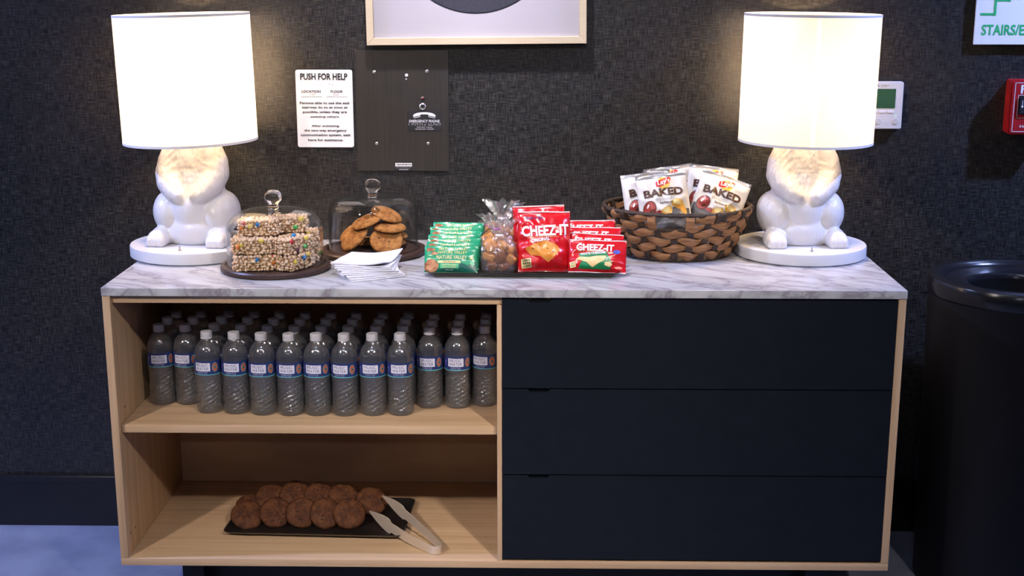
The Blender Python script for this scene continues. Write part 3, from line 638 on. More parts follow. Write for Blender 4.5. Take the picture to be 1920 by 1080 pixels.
# rice treats
def rice_block(seed, w, d, h):
    random.seed(seed); bm = bmesh.new(); pts = []
    ico = bmesh.new(); bmesh.ops.create_icosphere(ico, subdivisions=1, radius=1.0); iv = [v.co.copy() for v in ico.verts]; fi = [[v.index for v in f.verts] for f in ico.faces]; ico.free()
    st = 0.0072
    def put(x, y, z):
        r = random.uniform(0.0034, 0.0050); e = Euler((random.random() * 6, random.random() * 6, random.random() * 6)).to_matrix()
        s = Vector((1.0, random.uniform(0.6, 0.85), random.uniform(1.0, 1.35)))
        V = [bm.verts.new(Vector((x, y, z)) + e @ Vector((q.x * s.x, q.y * s.y, q.z * s.z)) * r) for q in iv]
        for f in fi: bm.faces.new([V[i] for i in f])
    j = lambda: random.uniform(-0.0036, 0.0036)
    nx, ny, nzc = int(w / st), int(d / st), int(h / st)
    for a in range(nx + 1):
        for b in range(ny + 1):
            for c in range(nzc + 1):
                if not (a in (0, nx) or b in (0, ny) or c in (nzc,)): continue
                put(-w / 2 + a * w / nx + j(), -d / 2 + b * d / ny + j(), 0.004 + c * (h - 0.008) / nzc + j() * 0.5)
    for v in bm.verts: v.co.z = max(v.co.z, 0.0003)
    return mesh_from(bm, 'puffed_rice', 80)
BW, BD, BH = 0.086, 0.050, 0.0385
RM = [rice_block(k, BW, BD, BH) for k in (1, 2, 3)]
for m in RM: m.materials.append(M['rice'])
BI = mesh_from(box(-BW / 2 + 0.001, BW / 2 - 0.001, -BD / 2 + 0.001, BD / 2 - 0.001, 0.0006, BH - 0.004, 0.002), 'binder'); BI.materials.append(M['rice_in'])
cm = bmesh.new(); bmesh.ops.create_uvsphere(cm, u_segments=10, v_segments=6, radius=1.0)
CM = {}
base_candy = mesh_from(cm, 'candy', 180)
for n_, m_ in CANDY.items(): c_ = base_candy.copy(); c_.materials.append(m_); CM[n_] = c_
zb = ZT + 0.0125
blocks = [
    ((-0.040, -0.062, 0), 8, 'bottom front left rice treat block under the glass cloche'),
    ((0.053, -0.046, 0), 62, 'bottom front right rice treat block under the glass cloche'),
    ((-0.044, 0.006, 0), -4, 'bottom rear left rice treat block under the glass cloche'),
    ((0.050, 0.042, 0), 12, 'bottom rear right rice treat block under the glass cloche'),
    ((-0.042, -0.058, 1), 3, 'middle front left rice treat with blue and red candies'),
    ((0.048, -0.044, 1), 55, 'middle front right rice treat under the glass cloche'),
    ((-0.040, 0.008, 1), -6, 'middle rear left rice treat block under the glass cloche'),
    ((0.052, 0.036, 1), 15, 'middle rear right rice treat with blue candy under the cloche'),
    ((-0.032, -0.026, 2), 4, 'top left rice treat block under the glass cloche'),
    ((0.030, 0.016, 2), 10, 'top right rice treat block under the glass cloche'),
]
random.seed(11)
for k, ((bx, by, lv), a, lab) in enumerate(blocks):
    T = thing('rice_treat', lab, 'rice treat', (C1[0] + bx, C1[1] + by, zb + lv * (BH + 0.0004)), (0, 0, rad(a)), 'rice cereal treats under the cloche')
    obj('puffed_rice', RM[k % 3], None, T); obj('binder', BI, None, T)
    spots = [('blue', 0.004, 0.72), ('red', -0.026, 0.80), ('orange', -0.030, 0.52), ('yellow', -0.023, 0.60), ('green', 0.024, 0.35), ('maroon', -0.010, 0.25), ('yellow', 0.026, 0.86)]
    random.shuffle(spots)
    for n_, cx, cz in spots[:5 if k in (4, 5, 7) else 4]:
        cx += random.uniform(-0.008, 0.008)
        r_ = random.uniform(0.0056, 0.0076)
        face = random.random()
        if face < 0.6: l_ = (cx, -BD / 2 - 0.0026, BH * cz)
        elif face < 0.8: l_ = (BW / 2 + 0.0026, cx * 0.5, BH * cz)
        else: l_ = (cx, random.uniform(-0.018, 0.018), BH + 0.0008)
        c_ = obj('candy', CM[n_], None, T, l_, (0.4, cx * 30, 0.3)); c_.scale = (r_, r_ * 0.7, r_)

# cookies
def cookie_mesh(seed, R=0.042, H=0.014, mat='cookie'):
    bm = bmesh.new(); nr, na = 12, 40; o = seed * 7.3
    def hgt(r, a):
        x, y = r * cos(a), r * sin(a); t = min(1.0, r)
        dome = (1 - t ** 3.2) ** 0.55 if t < 1 else 0
        return H * (0.28 + 0.60 * dome) + 0.0022 * nz(x * 4 + o, y * 4, 0) + 0.0016 * nz(x * 9 + o, y * 9, 3) * dome
    edge = [1 + 0.05 * nz(cos(2 * pi * k / na) * 1.6 + o, sin(2 * pi * k / na) * 1.6, 9) + 0.03 * nz(cos(2 * pi * k / na) * 5 + o, sin(2 * pi * k / na) * 5, 2) for k in range(na)]
    top = []; c = bm.verts.new((0, 0, hgt(0, 0)))
    for i in range(1, nr + 1):
        t = i / nr
        top.append([bm.verts.new((R * t * edge[k] * cos(2 * pi * k / na), R * t * edge[k] * sin(2 * pi * k / na), hgt(t, 2 * pi * k / na))) for k in range(na)])
    low = [bm.verts.new((R * 0.985 * edge[k] * cos(2 * pi * k / na), R * 0.985 * edge[k] * sin(2 * pi * k / na), H * 0.12)) for k in range(na)]
    bot = [bm.verts.new((R * 0.93 * edge[k] * cos(2 * pi * k / na), R * 0.93 * edge[k] * sin(2 * pi * k / na), 0)) for k in range(na)]
    for k in range(na):
        q = (k + 1) % na; bm.faces.new((c, top[0][k], top[0][q]))
        for i in range(nr - 1): bm.faces.new((top[i][k], top[i + 1][k], top[i + 1][q], top[i][q]))
        bm.faces.new((top[-1][k], low[k], low[q], top[-1][q])); bm.faces.new((low[k], bot[k], bot[q], low[q]))
    bm.faces.new(bot[::-1]); bmesh.ops.recalc_face_normals(bm, faces=bm.faces[:])
    me = mesh_from(bm, 'cookie_dough', 70); me.materials.append(M[mat])
    ch = bmesh.new(); random.seed(seed)
    pos = []
    for k in range(9):
        r = math.sqrt(random.random()) * 0.86; a = random.random() * 2 * pi; s = random.uniform(0.0018, 0.0036)
        pos.append(((R * r * cos(a), R * r * sin(a), hgt(r, a) - s * 0.25), s))
    return me, pos
chip_m = bmesh.new(); bmesh.ops.create_icosphere(chip_m, subdivisions=2, radius=1.0); CHIP = mesh_from(chip_m, 'chocolate_chip', 180); CHIP.materials.append(M['choc'])
CK = [cookie_mesh(k) for k in range(1, 5)]; CK2 = [cookie_mesh(k, 0.041, 0.015, 'cookie2') for k in range(11, 16)]
def cookie(v, label, loc, rot, group, S=CK, chips=4):
    me, pos = S[v % len(S)]
    C = thing('cookie', label, 'cookie', loc, rot, group); C.rotation_mode = 'ZYX'; obj('cookie_dough', me, None, C)
    for (p_, s_) in pos[:chips]: c_ = obj('chocolate_chip', CHIP, None, C, p_); c_.scale = (s_, s_ * 0.8, s_ * 0.7)
    return C
zc = ZT + 0.0120
G2 = 'cookies under the cloche'
for v, x, y, z, rx, ry, lab in [
    (0, 0.036, -0.030, 0.026, 44, 4, 'cookie tilted toward the viewer at the front of the cloche'),
    (1, -0.046, -0.012, 0.026, 26, -34, 'cookie leaning at the lower left under the glass cloche'),
    (2, -0.052, 0.024, 0.036, 18, -30, 'cookie at the far left under the cookie cloche'),
    (3, 0.042, -0.002, 0.052, 6, 3, 'cookie lying flat above the front cookie in the cloche'),
    (0, -0.016, 0.008, 0.066, 12, -20, 'cookie propped on the left pile under the cloche'),
    (1, 0.030, 0.030, 0.080, 10, 22, 'topmost cookie of the pile under the cloche'),
    (2, 0.036, 0.042, 0.004, 0, 0, 'cookie flat on the board at the rear of the cloche'),
    (3, -0.030, 0.052, 0.004, 0, 0, 'cookie flat on the board behind the left pile'),
    (1, 0.040, 0.046, 0.022, 4, 3, 'cookie stacked on the rear cookie in the cloche'),
    (0, 0.038, 0.044, 0.040, 3, -3, 'cookie below the topmost one at the cloche rear')]:
    cookie(v, lab, (C2[0] + x, C2[1] + y, zc + z), (rad(rx), rad(ry), v * 1.3), G2, chips=3)

# napkins: a loose fanned stack
random.seed(5)
def napkin_mesh(seed, lift):
    bm = bmesh.new(); n = 12; s = 0.134; t = 0.0026; T = []; Bt = []
    for i in range(n + 1):
        for j in range(n + 1):
            u, v = i / n - 0.5, j / n - 0.5
            z = 0.0009 * nz(u * 5 + seed, v * 5, 1) + lift * max(0, (u + v) - 0.35) ** 1.5 * 0.030 + lift * max(0, (u - v) - 0.55) ** 1.5 * 0.03
            T.append(bm.verts.new((u * s, v * s, t + z))); Bt.append(bm.verts.new((u * s, v * s, 0.0002 + z)))
    I = lambda i, j: i * (n + 1) + j
    for i in range(n):
        for j in range(n):
            bm.faces.new((T[I(i, j)], T[I(i + 1, j)], T[I(i + 1, j + 1)], T[I(i, j + 1)])); bm.faces.new((Bt[I(i, j)], Bt[I(i, j + 1)], Bt[I(i + 1, j + 1)], Bt[I(i + 1, j)]))
    for i in range(n):
        for a, b in ((I(i, 0), I(i + 1, 0)), (I(i + 1, n), I(i, n)), (I(0, i + 1), I(0, i)), (I(n, i), I(n, i + 1))):
            bm.faces.new((T[a], Bt[a], Bt[b], T[b]))
    bmesh.ops.recalc_face_normals(bm, faces=bm.faces[:])
    return mesh_from(bm, 'napkin', 50)
NAP = 9
ords = ['bottom', 'second lowest', 'third lowest', 'fourth lowest', 'middle', 'fourth highest', 'third highest', 'second highest', 'top']
for k in range(NAP):
    f = k / (NAP - 1)
    o = obj('paper_napkin', napkin_mesh(k, 1.0 if k == NAP - 1 else 0.12), 'napkin', None, (-0.322 - 0.004 * f + random.uniform(-0.003, 0.003), -0.424 + 0.036 * f, ZT + 0.0004 + k * 0.0034), (0, 0, rad(26 - 38 * f + random.uniform(-4, 4))))
    tag(o, f'white folded paper napkin, {ords[k]} of the fanned stack before the cookie cloche', 'napkin', 'paper napkins in the fanned stack')

# ------------------------------------------------------------------ black trays
def tray(label, loc, w, d, h, rz=0.0):
    bm = bmesh.new()
    def ring(hw, hd, r, z):
        out = []
        for (sx, sy, a0) in ((1, 1, 0), (-1, 1, pi / 2), (-1, -1, pi), (1, -1, 3 * pi / 2)):
            for k in range(7): a = a0 + k * pi / 12; out.append(bm.verts.new((sx * (hw - r) + r * cos(a), sy * (hd - r) + r * sin(a), z)))
        return out
    R = [ring(w / 2 - 0.018, d / 2 - 0.018, 0.010, 0.0), ring(w / 2 - 0.004, d / 2 - 0.004, 0.016, h * 0.75), ring(w / 2, d / 2, 0.018, h), ring(w / 2 - 0.003, d / 2 - 0.003, 0.016, h + 0.0005), ring(w / 2 - 0.007, d / 2 - 0.007, 0.014, h * 0.75), ring(w / 2 - 0.019, d / 2 - 0.019, 0.009, 0.004)]
    for A, B in zip(R[:-1], R[1:]):
        n = len(A)
        for k in range(n): q = (k + 1) % n; bm.faces.new((A[k], A[q], B[q], B[k]))
    bm.faces.new(R[0][::-1]); bm.faces.new(R[-1]); bmesh.ops.recalc_face_normals(bm, faces=bm.faces[:])
    return tag(obj('serving_tray', bm, 'blacktray', None, loc, (0, 0, rz), sharp=60), label, 'tray', 'black rectangular trays')
tray('black rectangular tray on the worktop holding snack bars and cracker bags', (0.046, -0.352, ZT + 0.0002), 0.458, 0.236, 0.014)
tray('black rectangular tray with cookies on the lower cabinet shelf', (-0.468, -0.336, 0.1621), 0.452, 0.246, 0.014, rad(-2.2))

# ------------------------------------------------------------------ sealed pouches (bars, crackers, chips)
def pouch_fn(w, h, t, seed, crease=0.004, seal=0.07, belly=0.0):
    def thick(u, v):
        a = max(0.0, 1 - abs(u) ** 2.6); vv = min(1.0, abs(v) / (1 - seal)); b = max(0.0, 1 - vv ** 2.4)
        return (a ** 0.7) * (b ** 0.6)
    def S(x, z, e=0.0, side=1):
        u = max(-1, min(1, 2 * x / w)); v = max(-1, min(1, 2 * z / h - 1))
        k = thick(u, v); bl = 1 - belly * v
        cr = abs(nz(u * 1.7 + seed * 3.1 + v * 0.8, v * 1.9 - u * 0.6, seed + side)) * 2 - 0.35
        cr2 = nz(u * 4.2 + seed, v * 4.4, seed * 1.7 + side * 5)
        wave = 0.0022 * sin(u * 5 + seed) * (abs(v) ** 4)
        y = -side * (0.0005 + (t / 2) * k * bl - crease * cr * min(1, k * 2.2) * 0.9 + crease * 0.35 * cr2 * min(1, k * 2)) + wave
        if side > 0: y = min(y, -0.0004 + wave)
        else: y = max(y, 0.0004 + wave)
        nx = x * (1 - 0.05 * k * (1 - abs(v)))
        return (nx, y - e, z)
    return S
def pouch_mesh(S, w, h, mats, nu=34, nv=36, sealmat=0, seal=0.055, zig=0.0):
    bm = bmesh.new(); sides = []
    for side in (1, -1):
        sides.append([[bm.verts.new(Vector(S(-w / 2 + w * i / nu, h * j / nv, 0.0, side)) + Vector((0, 0, (zig * (1 if i % 2 else -1)) if j in (0, nv) else 0))) for i in range(nu + 1)] for j in range(nv + 1)])
    for si, g in enumerate(sides):
        for j in range(nv):
            for i in range(nu):
                f = bm.faces.new((g[j][i], g[j][i + 1], g[j + 1][i + 1], g[j + 1][i]) if si == 0 else (g[j][i + 1], g[j][i], g[j + 1][i], g[j + 1][i + 1]))
                if sealmat and (j < nv * seal * 0.45 or j >= nv * (1 - seal * 0.45)): f.material_index = sealmat
                elif len(mats) > 2 and si == 1: f.material_index = 2
    a, b = sides
    for i in range(nu): bm.faces.new((a[0][i + 1], a[0][i], b[0][i], b[0][i + 1])); bm.faces.new((a[nv][i], a[nv][i + 1], b[nv][i + 1], b[nv][i]))
    for j in range(nv): bm.faces.new((a[j][0], a[j + 1][0], b[j + 1][0], b[j][0])); bm.faces.new((a[j + 1][nu], a[j][nu], b[j][nu], b[j + 1][nu]))
    me = mesh_from(bm, 'foil_pouch', 70)
    for m in mats: me.materials.append(M[m])
    return me
class Kind:
    def __init__(s, w, h, t, seeds, mats, printer, sealrows=0.055, **kw):
        s.w, s.h = w, h; s.var = []
        for sd in seeds:
            S = pouch_fn(w, h, t, sd, **kw); me = pouch_mesh(S, w, h, mats, sealmat=1, zig=0.0006, seal=sealrows)
            p = Print(); printer(p, w, h); po = p.build('print', S, None, maxlen=0.007, eps=0.00045)
            s.var.append((me, po.data)); bpy.data.objects.remove(po)
    def make(s, name, v, label, cat, loc, rot, group):
        me, pr = s.var[v % len(s.var)]
        T = thing(name, label, cat, loc, rot, group); obj('foil_pouch', me, None, T); obj('print', pr, None, T)
        return T

def granola_print(p, w, h):
    p.poly([(-w / 2 + 0.002, 0.003), (w / 2 - 0.002, 0.003), (w / 2 - 0.002, 0.030), (0.040, 0.018), (0.026, 0.024), (0.012, 0.013), (-0.02, 0.010), (-w / 2 + 0.002, 0.012)], 'gdark', 0)
    p.ell(-0.047, 0.0165, 0.0165, 0.0165, 'granola', 1, wob=0.06, n=30); p.ell(-0.049, 0.0565, 0.010, 0.0045, 'granola', 1, wob=0.16); p.ell(-0.040, 0.047, 0.008, 0.004, 'granola', 1, wob=0.2)
    p.rect(-0.003, 0.0165, 0.044, 0.011, 'glight', 1); p.rect(-0.004, 0.0265, 0.056, 0.006, 'cream', 2, r=0.001)
    p.text('CRUNCHY', -0.003, 0.0265, 0.034, 0.0036, 'gdark', 3, bold=0.02)
    p.text("OATS 'N HONEY", -0.003, 0.0190, 0.034, 0.0030, 'cream', 2); p.text('GRANOLA BARS', -0.003, 0.0140, 0.030, 0.0030, 'cream', 2)
    p.text('NATURE VALLEY', 0.002, 0.0375, 0.074, 0.0088, 'cream', 2); p.text('NATURE VALLEY', 0.004, 0.0495, 0.070, 0.0068, 'gold', 2); p.text('NATURE VALLEY', 0.006, 0.0585, 0.070, 0.0066, 'gold', 2)
    p.text('2 BARS 1.49 OZ', -0.004, 0.0080, 0.020, 0.0022, 'pwhite', 1)
    p.ell(0.052, 0.024, 0.006, 0.005, 'glight', 1, wob=0.2); p.ell(0.050, 0.036, 0.004, 0.003, 'gold', 1, wob=0.2)
GR = Kind(0.126, 0.066, 0.017, (1, 2, 3), ['gfilm', 'sealwhite'], granola_print, crease=0.0012, seal=0.05)
ORD = ['frontmost', 'second', 'third', 'fourth', 'fifth', 'sixth', 'seventh', 'eighth', 'ninth', 'tenth', 'eleventh', 'twelfth', 'thirteenth']
random.seed(21)
NG = 7
for k in range(NG):
    lab = 'green granola bar pouch, ' + ('frontmost in the row on the tray' if k == 0 else 'rearmost in the row on the tray' if k == NG - 1 else f'{ORD[k]} from the front of the row on the tray')
    f = k / (NG - 1)
    GR.make('granola_bar_pouch', k, lab, 'granola bar', (-0.1235 + 0.004 * f + random.uniform(-0.002, 0.002), -0.4400 + 0.0285 * k, ZT + 0.0060 + 0.0042 * k), (rad(-24 + random.uniform(-2, 2)), rad(random.uniform(-1.2, 1.2)), 0), 'green granola bar pouches on the tray')

def cheez_large(p, w, h):
    p.text('CHEEZ-IT', 0.002, h * 0.655, w * 0.90, 0.027, 'pwhite', 2, bold=0.032, arc=-0.002, rot=0.05)
    p.rect(-0.004, h * 0.60 - 0.008, w * 0.62, 0.0007, 'gold', 1, rot=0.04)
    p.text('ORIGINAL', -0.010, h * 0.500, 0.046, 0.0085, 'pwhite', 2, bold=0.035, rot=0.14, arc=-0.001)
    p.poly([(-0.048, 0.052), (-0.026, 0.064), (0.004, 0.072), (0.030, 0.060), (0.038, 0.050), (0.020, 0.030), (0.008, 0.020), (-0.012, 0.034), (-0.034, 0.038)], 'cracker', 1)
    for q in ((-0.030, 0.052), (0.006, 0.052), (0.020, 0.044)): p.ell(q[0], q[1], 0.002, 0.0014, 'brown', 2, n=10)
    p.rect(-0.044, 0.0190, 0.023, 0.021, 'cream', 1, rot=0.10)
    for k, s in enumerate(('100%', 'REAL', 'CHEESE')): p.text(s, -0.0435 + 0.0006 * k, 0.0255 - k * 0.0063, 0.0175, 0.0048, 'black', 2, bold=0.03, rot=0.10)
    p.text("Grab n' Go", -0.024, h * 0.885, 0.040, 0.0085, 'purple', 2, bold=0.02)
    p.rect(0, h - 0.0015, w - 0.002, 0.0022, 'sealwhite', 1)
CL = Kind(0.126, 0.146, 0.046, (5, 8), ['rfilm', 'rdark'], cheez_large, crease=0.0075, seal=0.10, belly=0.25)
def cheez_small(p, w, h):
    p.text('CHEEZ-IT', -0.006, h * 0.74, w * 0.66, 0.0175, 'pwhite', 2, bold=0.032)
    p.rect(-0.006, h * 0.615, w * 0.62, 0.0006, 'gold', 1)
    p.poly([(-0.046, 0.044), (0.022, 0.0490), (0.028, 0.036), (0.036, 0.024), (0.030, 0.008), (-0.044, 0.008), (-0.038, 0.026)], 'grn2', 1)
    p.text('WHITE CHEDDAR', -0.011, 0.0450, 0.062, 0.0058, 'pwhite', 3, bold=0.03, rot=0.10)
    p.poly([(-0.052, 0.030), (-0.044, 0.0355), (-0.022, 0.0350), (0.000, 0.0385), (0.022, 0.0400), (0.016, 0.0280), (0.004, 0.0220), (-0.012, 0.0110), (-0.026, 0.0230)], 'cracker2', 2)
    p.poly([(0.018, 0.024), (0.032, 0.026), (0.036, 0.018), (0.028, 0.013), (0.017, 0.017)], 'cracker2', 3)
    p.rect(-0.058, 0.0170, 0.013, 0.014, 'cream', 1, rot=0.25); p.text('100%', -0.058, 0.0200, 0.010, 0.0034, 'black', 2, rot=0.25); p.text('REAL', -0.057, 0.0150, 0.010, 0.0034, 'black', 2, rot=0.25)
    p.ell(0.046, 0.050, 0.0085, 0.0052, 'blueprint', 1)
    p.rect(0, h - 0.0012, w - 0.002, 0.0018, 'sealwhite', 1); p.rect(0, 0.0012, w - 0.002, 0.0018, 'sealwhite', 1)
CS = Kind(0.136, 0.080, 0.030, (13, 14, 16), ['rfilm', 'rdark'], cheez_small, crease=0.003, seal=0.10, belly=0.2)
GC = 'red cracker bags on the tray'
CL.make('cracker_bag', 0, 'large red cracker bag with orange cracker print, front one on the tray', 'cracker bag', (0.097, -0.424, ZT + 0.0075), (rad(-22), rad(0.5), rad(4)), GC)
CL.make('cracker_bag', 1, 'large red cracker bag standing behind the front large one', 'cracker bag', (0.088, -0.348, ZT + 0.0060), (rad(-14), rad(-2), rad(2)), GC)
for k, (y, z, rx, ry, x, lab) in enumerate([
    (-0.442, 0.0085, -24, 1.5, 0.2200, 'small red cracker bag with green band and pale cracker, front one'),
    (-0.402, 0.0160, -24, 2.5, 0.2150, 'small red cracker bag directly behind the front small one'),
    (-0.362, 0.0240, -22, 0, 0.2130, 'small red cracker bag third from the tray front'),
    (-0.322, 0.0330, -20, -1, 0.2020, 'small red cracker bag at the back of the small bags')]):
    CS.make('cracker_bag', k, lab, 'cracker bag', (x, y, ZT + z), (rad(rx), rad(ry), rad(-2)), GC)

# cellophane treat bags with twist ties
def cello_mesh(seed, w, d, h, hn, ruff):
    def fn(r, z, a):
        rr = r * (1 + 0.10 * nz(cos(a) * 2 + seed, sin(a) * 2, z * 30) + 0.05 * nz(cos(a) * 6, sin(a) * 6 + seed, z * 60))
        if z > hn * 0.75: rr *= 1 + (0.30 if z > hn else 0.15) * sin(a * 7 + seed) + 0.15 * sin(a * 11 + seed * 2)
        return rr
    prof = [(0.0, 0.0), (0.85, 0.0), (1.0, 0.006), (1.03, h * 0.35), (1.0, h * 0.62), (0.80, h * 0.82), (0.45, h * 0.95), (0.17, hn), (0.30, hn + ruff * 0.25), (0.56, hn + ruff * 0.6), (0.86, hn + ruff)]
    bm = lathe(prof, 56, fn=lambda r, z, a: fn(r, z, a))
    for v in bm.verts:
        z = v.co.z; v.co.x *= w / 2; v.co.y *= d / 2 if z < hn * 1.02 else w / 2 * 0.55
        if z > hn * 1.05:
            v.co.z += 0.012 * nz(v.co.x * 70 + seed, v.co.y * 70, 2)
    return bm
def treat_mesh(seed, sx, sy, sz):
    bm = bmesh.new(); bmesh.ops.create_cube(bm, size=1.0); bmesh.ops.subdivide_edges(bm, edges=bm.edges[:], cuts=5, use_grid_fill=True)
    for v in bm.verts:
        c = v.co; l = c.length; b = c.normalized() * 0.62; c = c.lerp(b, 0.55)
        n = Vector((nz(c.x * 3 + seed, c.y * 3, c.z * 3), nz(c.x * 3, c.y * 3 + seed, c.z * 3 + 4), nz(c.x * 3, c.y * 3, c.z * 3 + seed))) * 0.07
        v.co = Vector(((c.x + n.x) * sx, (c.y + n.y) * sy, (c.z + n.z) * sz))
    return mesh_from(bm, 'caramel_treat', 60)
TR = [treat_mesh(k, *s) for k, s in enumerate([(0.044, 0.030, 0.050), (0.040, 0.028, 0.036), (0.036, 0.034, 0.030), (0.046, 0.026, 0.030)])]
TRM = []
for k, t_ in enumerate(TR):
    a = t_.copy(); a.materials.append(M['brownie']); b = t_.copy(); b.materials.append(M['brownie2']); TRM.append((a, b))
def cello_bag(seed, label, loc, rz, s, tiecol, lean=0.0):
    T = thing('cellophane_treat_bag', label, 'treat bag', loc, (rad(lean), 0, rz), 'cellophane treat bags on the tray')
    w, d, h, hn, ruff = 0.084 * s, 0.058 * s, 0.082 * s, 0.086 * s, 0.036 * s
    random.seed(seed)
    for k, (x, y, z, v, dk) in enumerate([(-0.020, -0.004, 0.060, 0, 0), (0.004, -0.008, 0.058, 1, 0), (0.024, 0.002, 0.050, 2, 0), (-0.024, -0.006, 0.034, 3, 0), (0.000, -0.010, 0.034, 0, 1), (0.024, -0.006, 0.026, 1, 0), (-0.018, -0.008, 0.014, 2, 1), (0.012, -0.008, 0.012, 3, 1), (0.004, 0.012, 0.030, 1, 0), (0.002, 0.010, 0.056, 2, 0)]):
        o = obj('caramel_treat', TRM[v][dk], None, T, (x * s, y * s, z * s + 0.002), (random.uniform(-0.6, 0.6), random.uniform(-0.9, 0.9), random.uniform(-0.6, 0.6))); o.scale = (s * 0.66,) * 3
    obj('cellophane', cello_mesh(seed, w, d, h, hn, ruff), 'cello', T)
    tie = lathe([(0.0085 * s, hn - 0.003), (0.0105 * s, hn), (0.0085 * s, hn + 0.003)], 20)
    t = obj('twist_tie', tie, tiecol, T)
    if tiecol != 'white':
        obj('tie_end', tube([(-0.008 * s, -0.006, hn), (-0.022, -0.014, hn + 0.004), (-0.042, -0.012, hn - 0.012)], 0.0013, 6), 'tieblack', t)
        obj('tie_end', tube([(-0.008 * s, -0.006, hn), (-0.022, -0.010, hn + 0.008), (-0.034, -0.008, hn + 0.012)], 0.0016, 6), 'magenta', t)
    return T
cello_bag(31, 'clear cellophane bag of brown treats at the front of the tray', (-0.010, -0.416, ZT + 0.006), 0.1, 1.0, 'white', -6)
cello_bag(32, 'cellophane treat bag with purple tie leaning over the granola bars', (-0.016, -0.352, ZT + 0.006), 0.3, 1.04, 'magenta', -6)
cello_bag(33, 'tall cellophane treat bag behind the others beside the red bags', (-0.008, -0.284, ZT + 0.006), -0.2, 1.20, 'white', -5)

# ------------------------------------------------------------------ wicker basket
BX, BY = 0.434, -0.166
bk = thing('wicker_basket', 'oval brown wicker basket with handle hole holding white chip bags', 'basket', (BX, BY, ZT))
Hb = 0.124
def brad(z):
    t = z / Hb; return (0.128 + 0.056 * t ** 0.8, 0.112 + 0.040 * t ** 0.8)
def bpt(a, z, off=0.0):
    ra, rb = brad(max(z, 0)); return Vector(((ra + off) * cos(a), (rb + off) * sin(a), z))
NS = 26; rows = 6; rh = (Hb - 0.010) / rows
HA0, HA1 = rad(-113), rad(-86)                      # handle opening, on the front
def strip(a_list, zc, hw, offs, thick=0.0022, ex=None):
    bm = bmesh.new(); prev = None
    for k, a in enumerate(a_list):
        hh = hw(k); of = offs(k); ring = []
        for s in range(7):
            q = -1 + s / 3; ring.append(bm.verts.new(bpt(a, zc(k) + q * hh, of + 0.0040 * (1 - q * q) * (hh / 0.0105))))
        for s in range(6, -1, -1):
            q = -1 + s / 3; ring.append(bm.verts.new(bpt(a, zc(k) + q * hh, of - thick)))
        if prev:
            n = len(ring)
            for s in range(n): u = (s + 1) % n; bm.faces.new((prev[s], ring[s], ring[u], prev[u]))
        else: bm.faces.new(ring[::-1])
        prev = ring
    bm.faces.new(prev); bmesh.ops.recalc_face_normals(bm, faces=bm.faces[:])
    return bm
for r in range(rows):
    ph = (r % 2) * pi
    hole = r in (rows - 2, rows - 1)
    rng = (HA1, HA0 + 2 * pi) if hole else (0.3 + r, 0.3 + r + 2 * pi)
    n = 260; al = [rng[0] + (rng[1] - rng[0]) * k / n for k in range(n + 1)]
    zc0 = 0.008 + rh * (r + 0.5)
    wv = lambda a, ph=ph: cos(NS / 2 * a + ph)
    jit = lambda a, r=r: 0.0016 * nz(cos(a) * 4 + r, sin(a) * 4, r * 2.0)
    bm = strip(al, lambda k: zc0 + jit(al[k]) - 0.003 * sin(NS / 2 * al[k] + 0.5), lambda k: rh * (0.40 + 0.20 * max(-0.6, wv(al[k]))), lambda k: 0.0046 * wv(al[k]) + 0.0008)
    obj('weaver', bm, 'weave', bk)
for s in range(NS):
    a = 2 * pi * s / NS
    aa = (a + pi) % (2 * pi) - pi
    top = Hb - 0.002
    if HA0 < aa < HA1: top = 0.008 + rh * (rows - 2)
    bm = bmesh.new(); prev = None; n = 22
    for k in range(n + 1):
        z = 0.001 + (top - 0.001) * k / n; w_ = 0.0080
        d_ = w_ / brad(z)[0]
        row = int(max(0, min(rows - 1, (z - 0.008) / rh)))
        of = -0.0030 * cos(NS / 2 * a + (row % 2) * pi)
        ring = [bm.verts.new(bpt(a + q * d_, z, of + e)) for q, e in ((-1, 0), (0, 0.0018), (1, 0), (1, -0.0022), (-1, -0.0022))]
        if prev:
            for i in range(5): u = (i + 1) % 5; bm.faces.new((prev[i], prev[u], ring[u], ring[i]))
        else: bm.faces.new(ring[::-1])
        prev = ring
    bm.faces.new(prev); bmesh.ops.recalc_face_normals(bm, faces=bm.faces[:])
    obj('stake', bm, 'stake', bk)
def loop_rope(z, off, r, m, name):
    bm = bmesh.new(); n = 160; rings = []
    for k in range(n):
        a = 2 * pi * k / n; c = bpt(a, z, off); nrm = Vector((cos(a) / 1, sin(a), 0)).normalized(); rr = r * (1 + 0.20 * sin(a * 46) + 0.15 * nz(cos(a) * 9, sin(a) * 9, 1))
        rings.append([bm.verts.new(c + (nrm * cos(q * pi / 4) + Vector((0, 0, 1)) * sin(q * pi / 4)) * rr) for q in range(8)])
    for k in range(n):
        A, B = rings[k], rings[(k + 1) % n]
        for q in range(8): u = (q + 1) % 8; bm.faces.new((A[q], B[q], B[u], A[u]))
    bmesh.ops.recalc_face_normals(bm, faces=bm.faces[:])
    return obj(name, bm, m, bk)
loop_rope(Hb, 0.001, 0.0055, 'stake', 'rim'); loop_rope(0.0052, -0.001, 0.0050, 'stake', 'foot_rim')
obj('basket_floor', lathe([(0, 0.001), (1, 0.001), (1, 0.006), (0, 0.006)], 48), 'stake', bk).scale = (0.127, 0.111, 1)
for a in (HA0 - 0.02, HA1 + 0.02):
    obj('handle_lashing', strip([a - 0.055, a - 0.03, a, a + 0.03, a + 0.055], lambda k: 0.008 + rh * (rows - 1), lambda k: rh * 0.98, lambda k: 0.0052), 'weave', bk)
tb = bmesh.new()
obj('handle_sill', tube([bpt(HA0 + (HA1 - HA0) * k / 14, 0.008 + rh * (rows - 2) + 0.002, 0.002) for k in range(15)], 0.0040, 8), 'stake', bk)
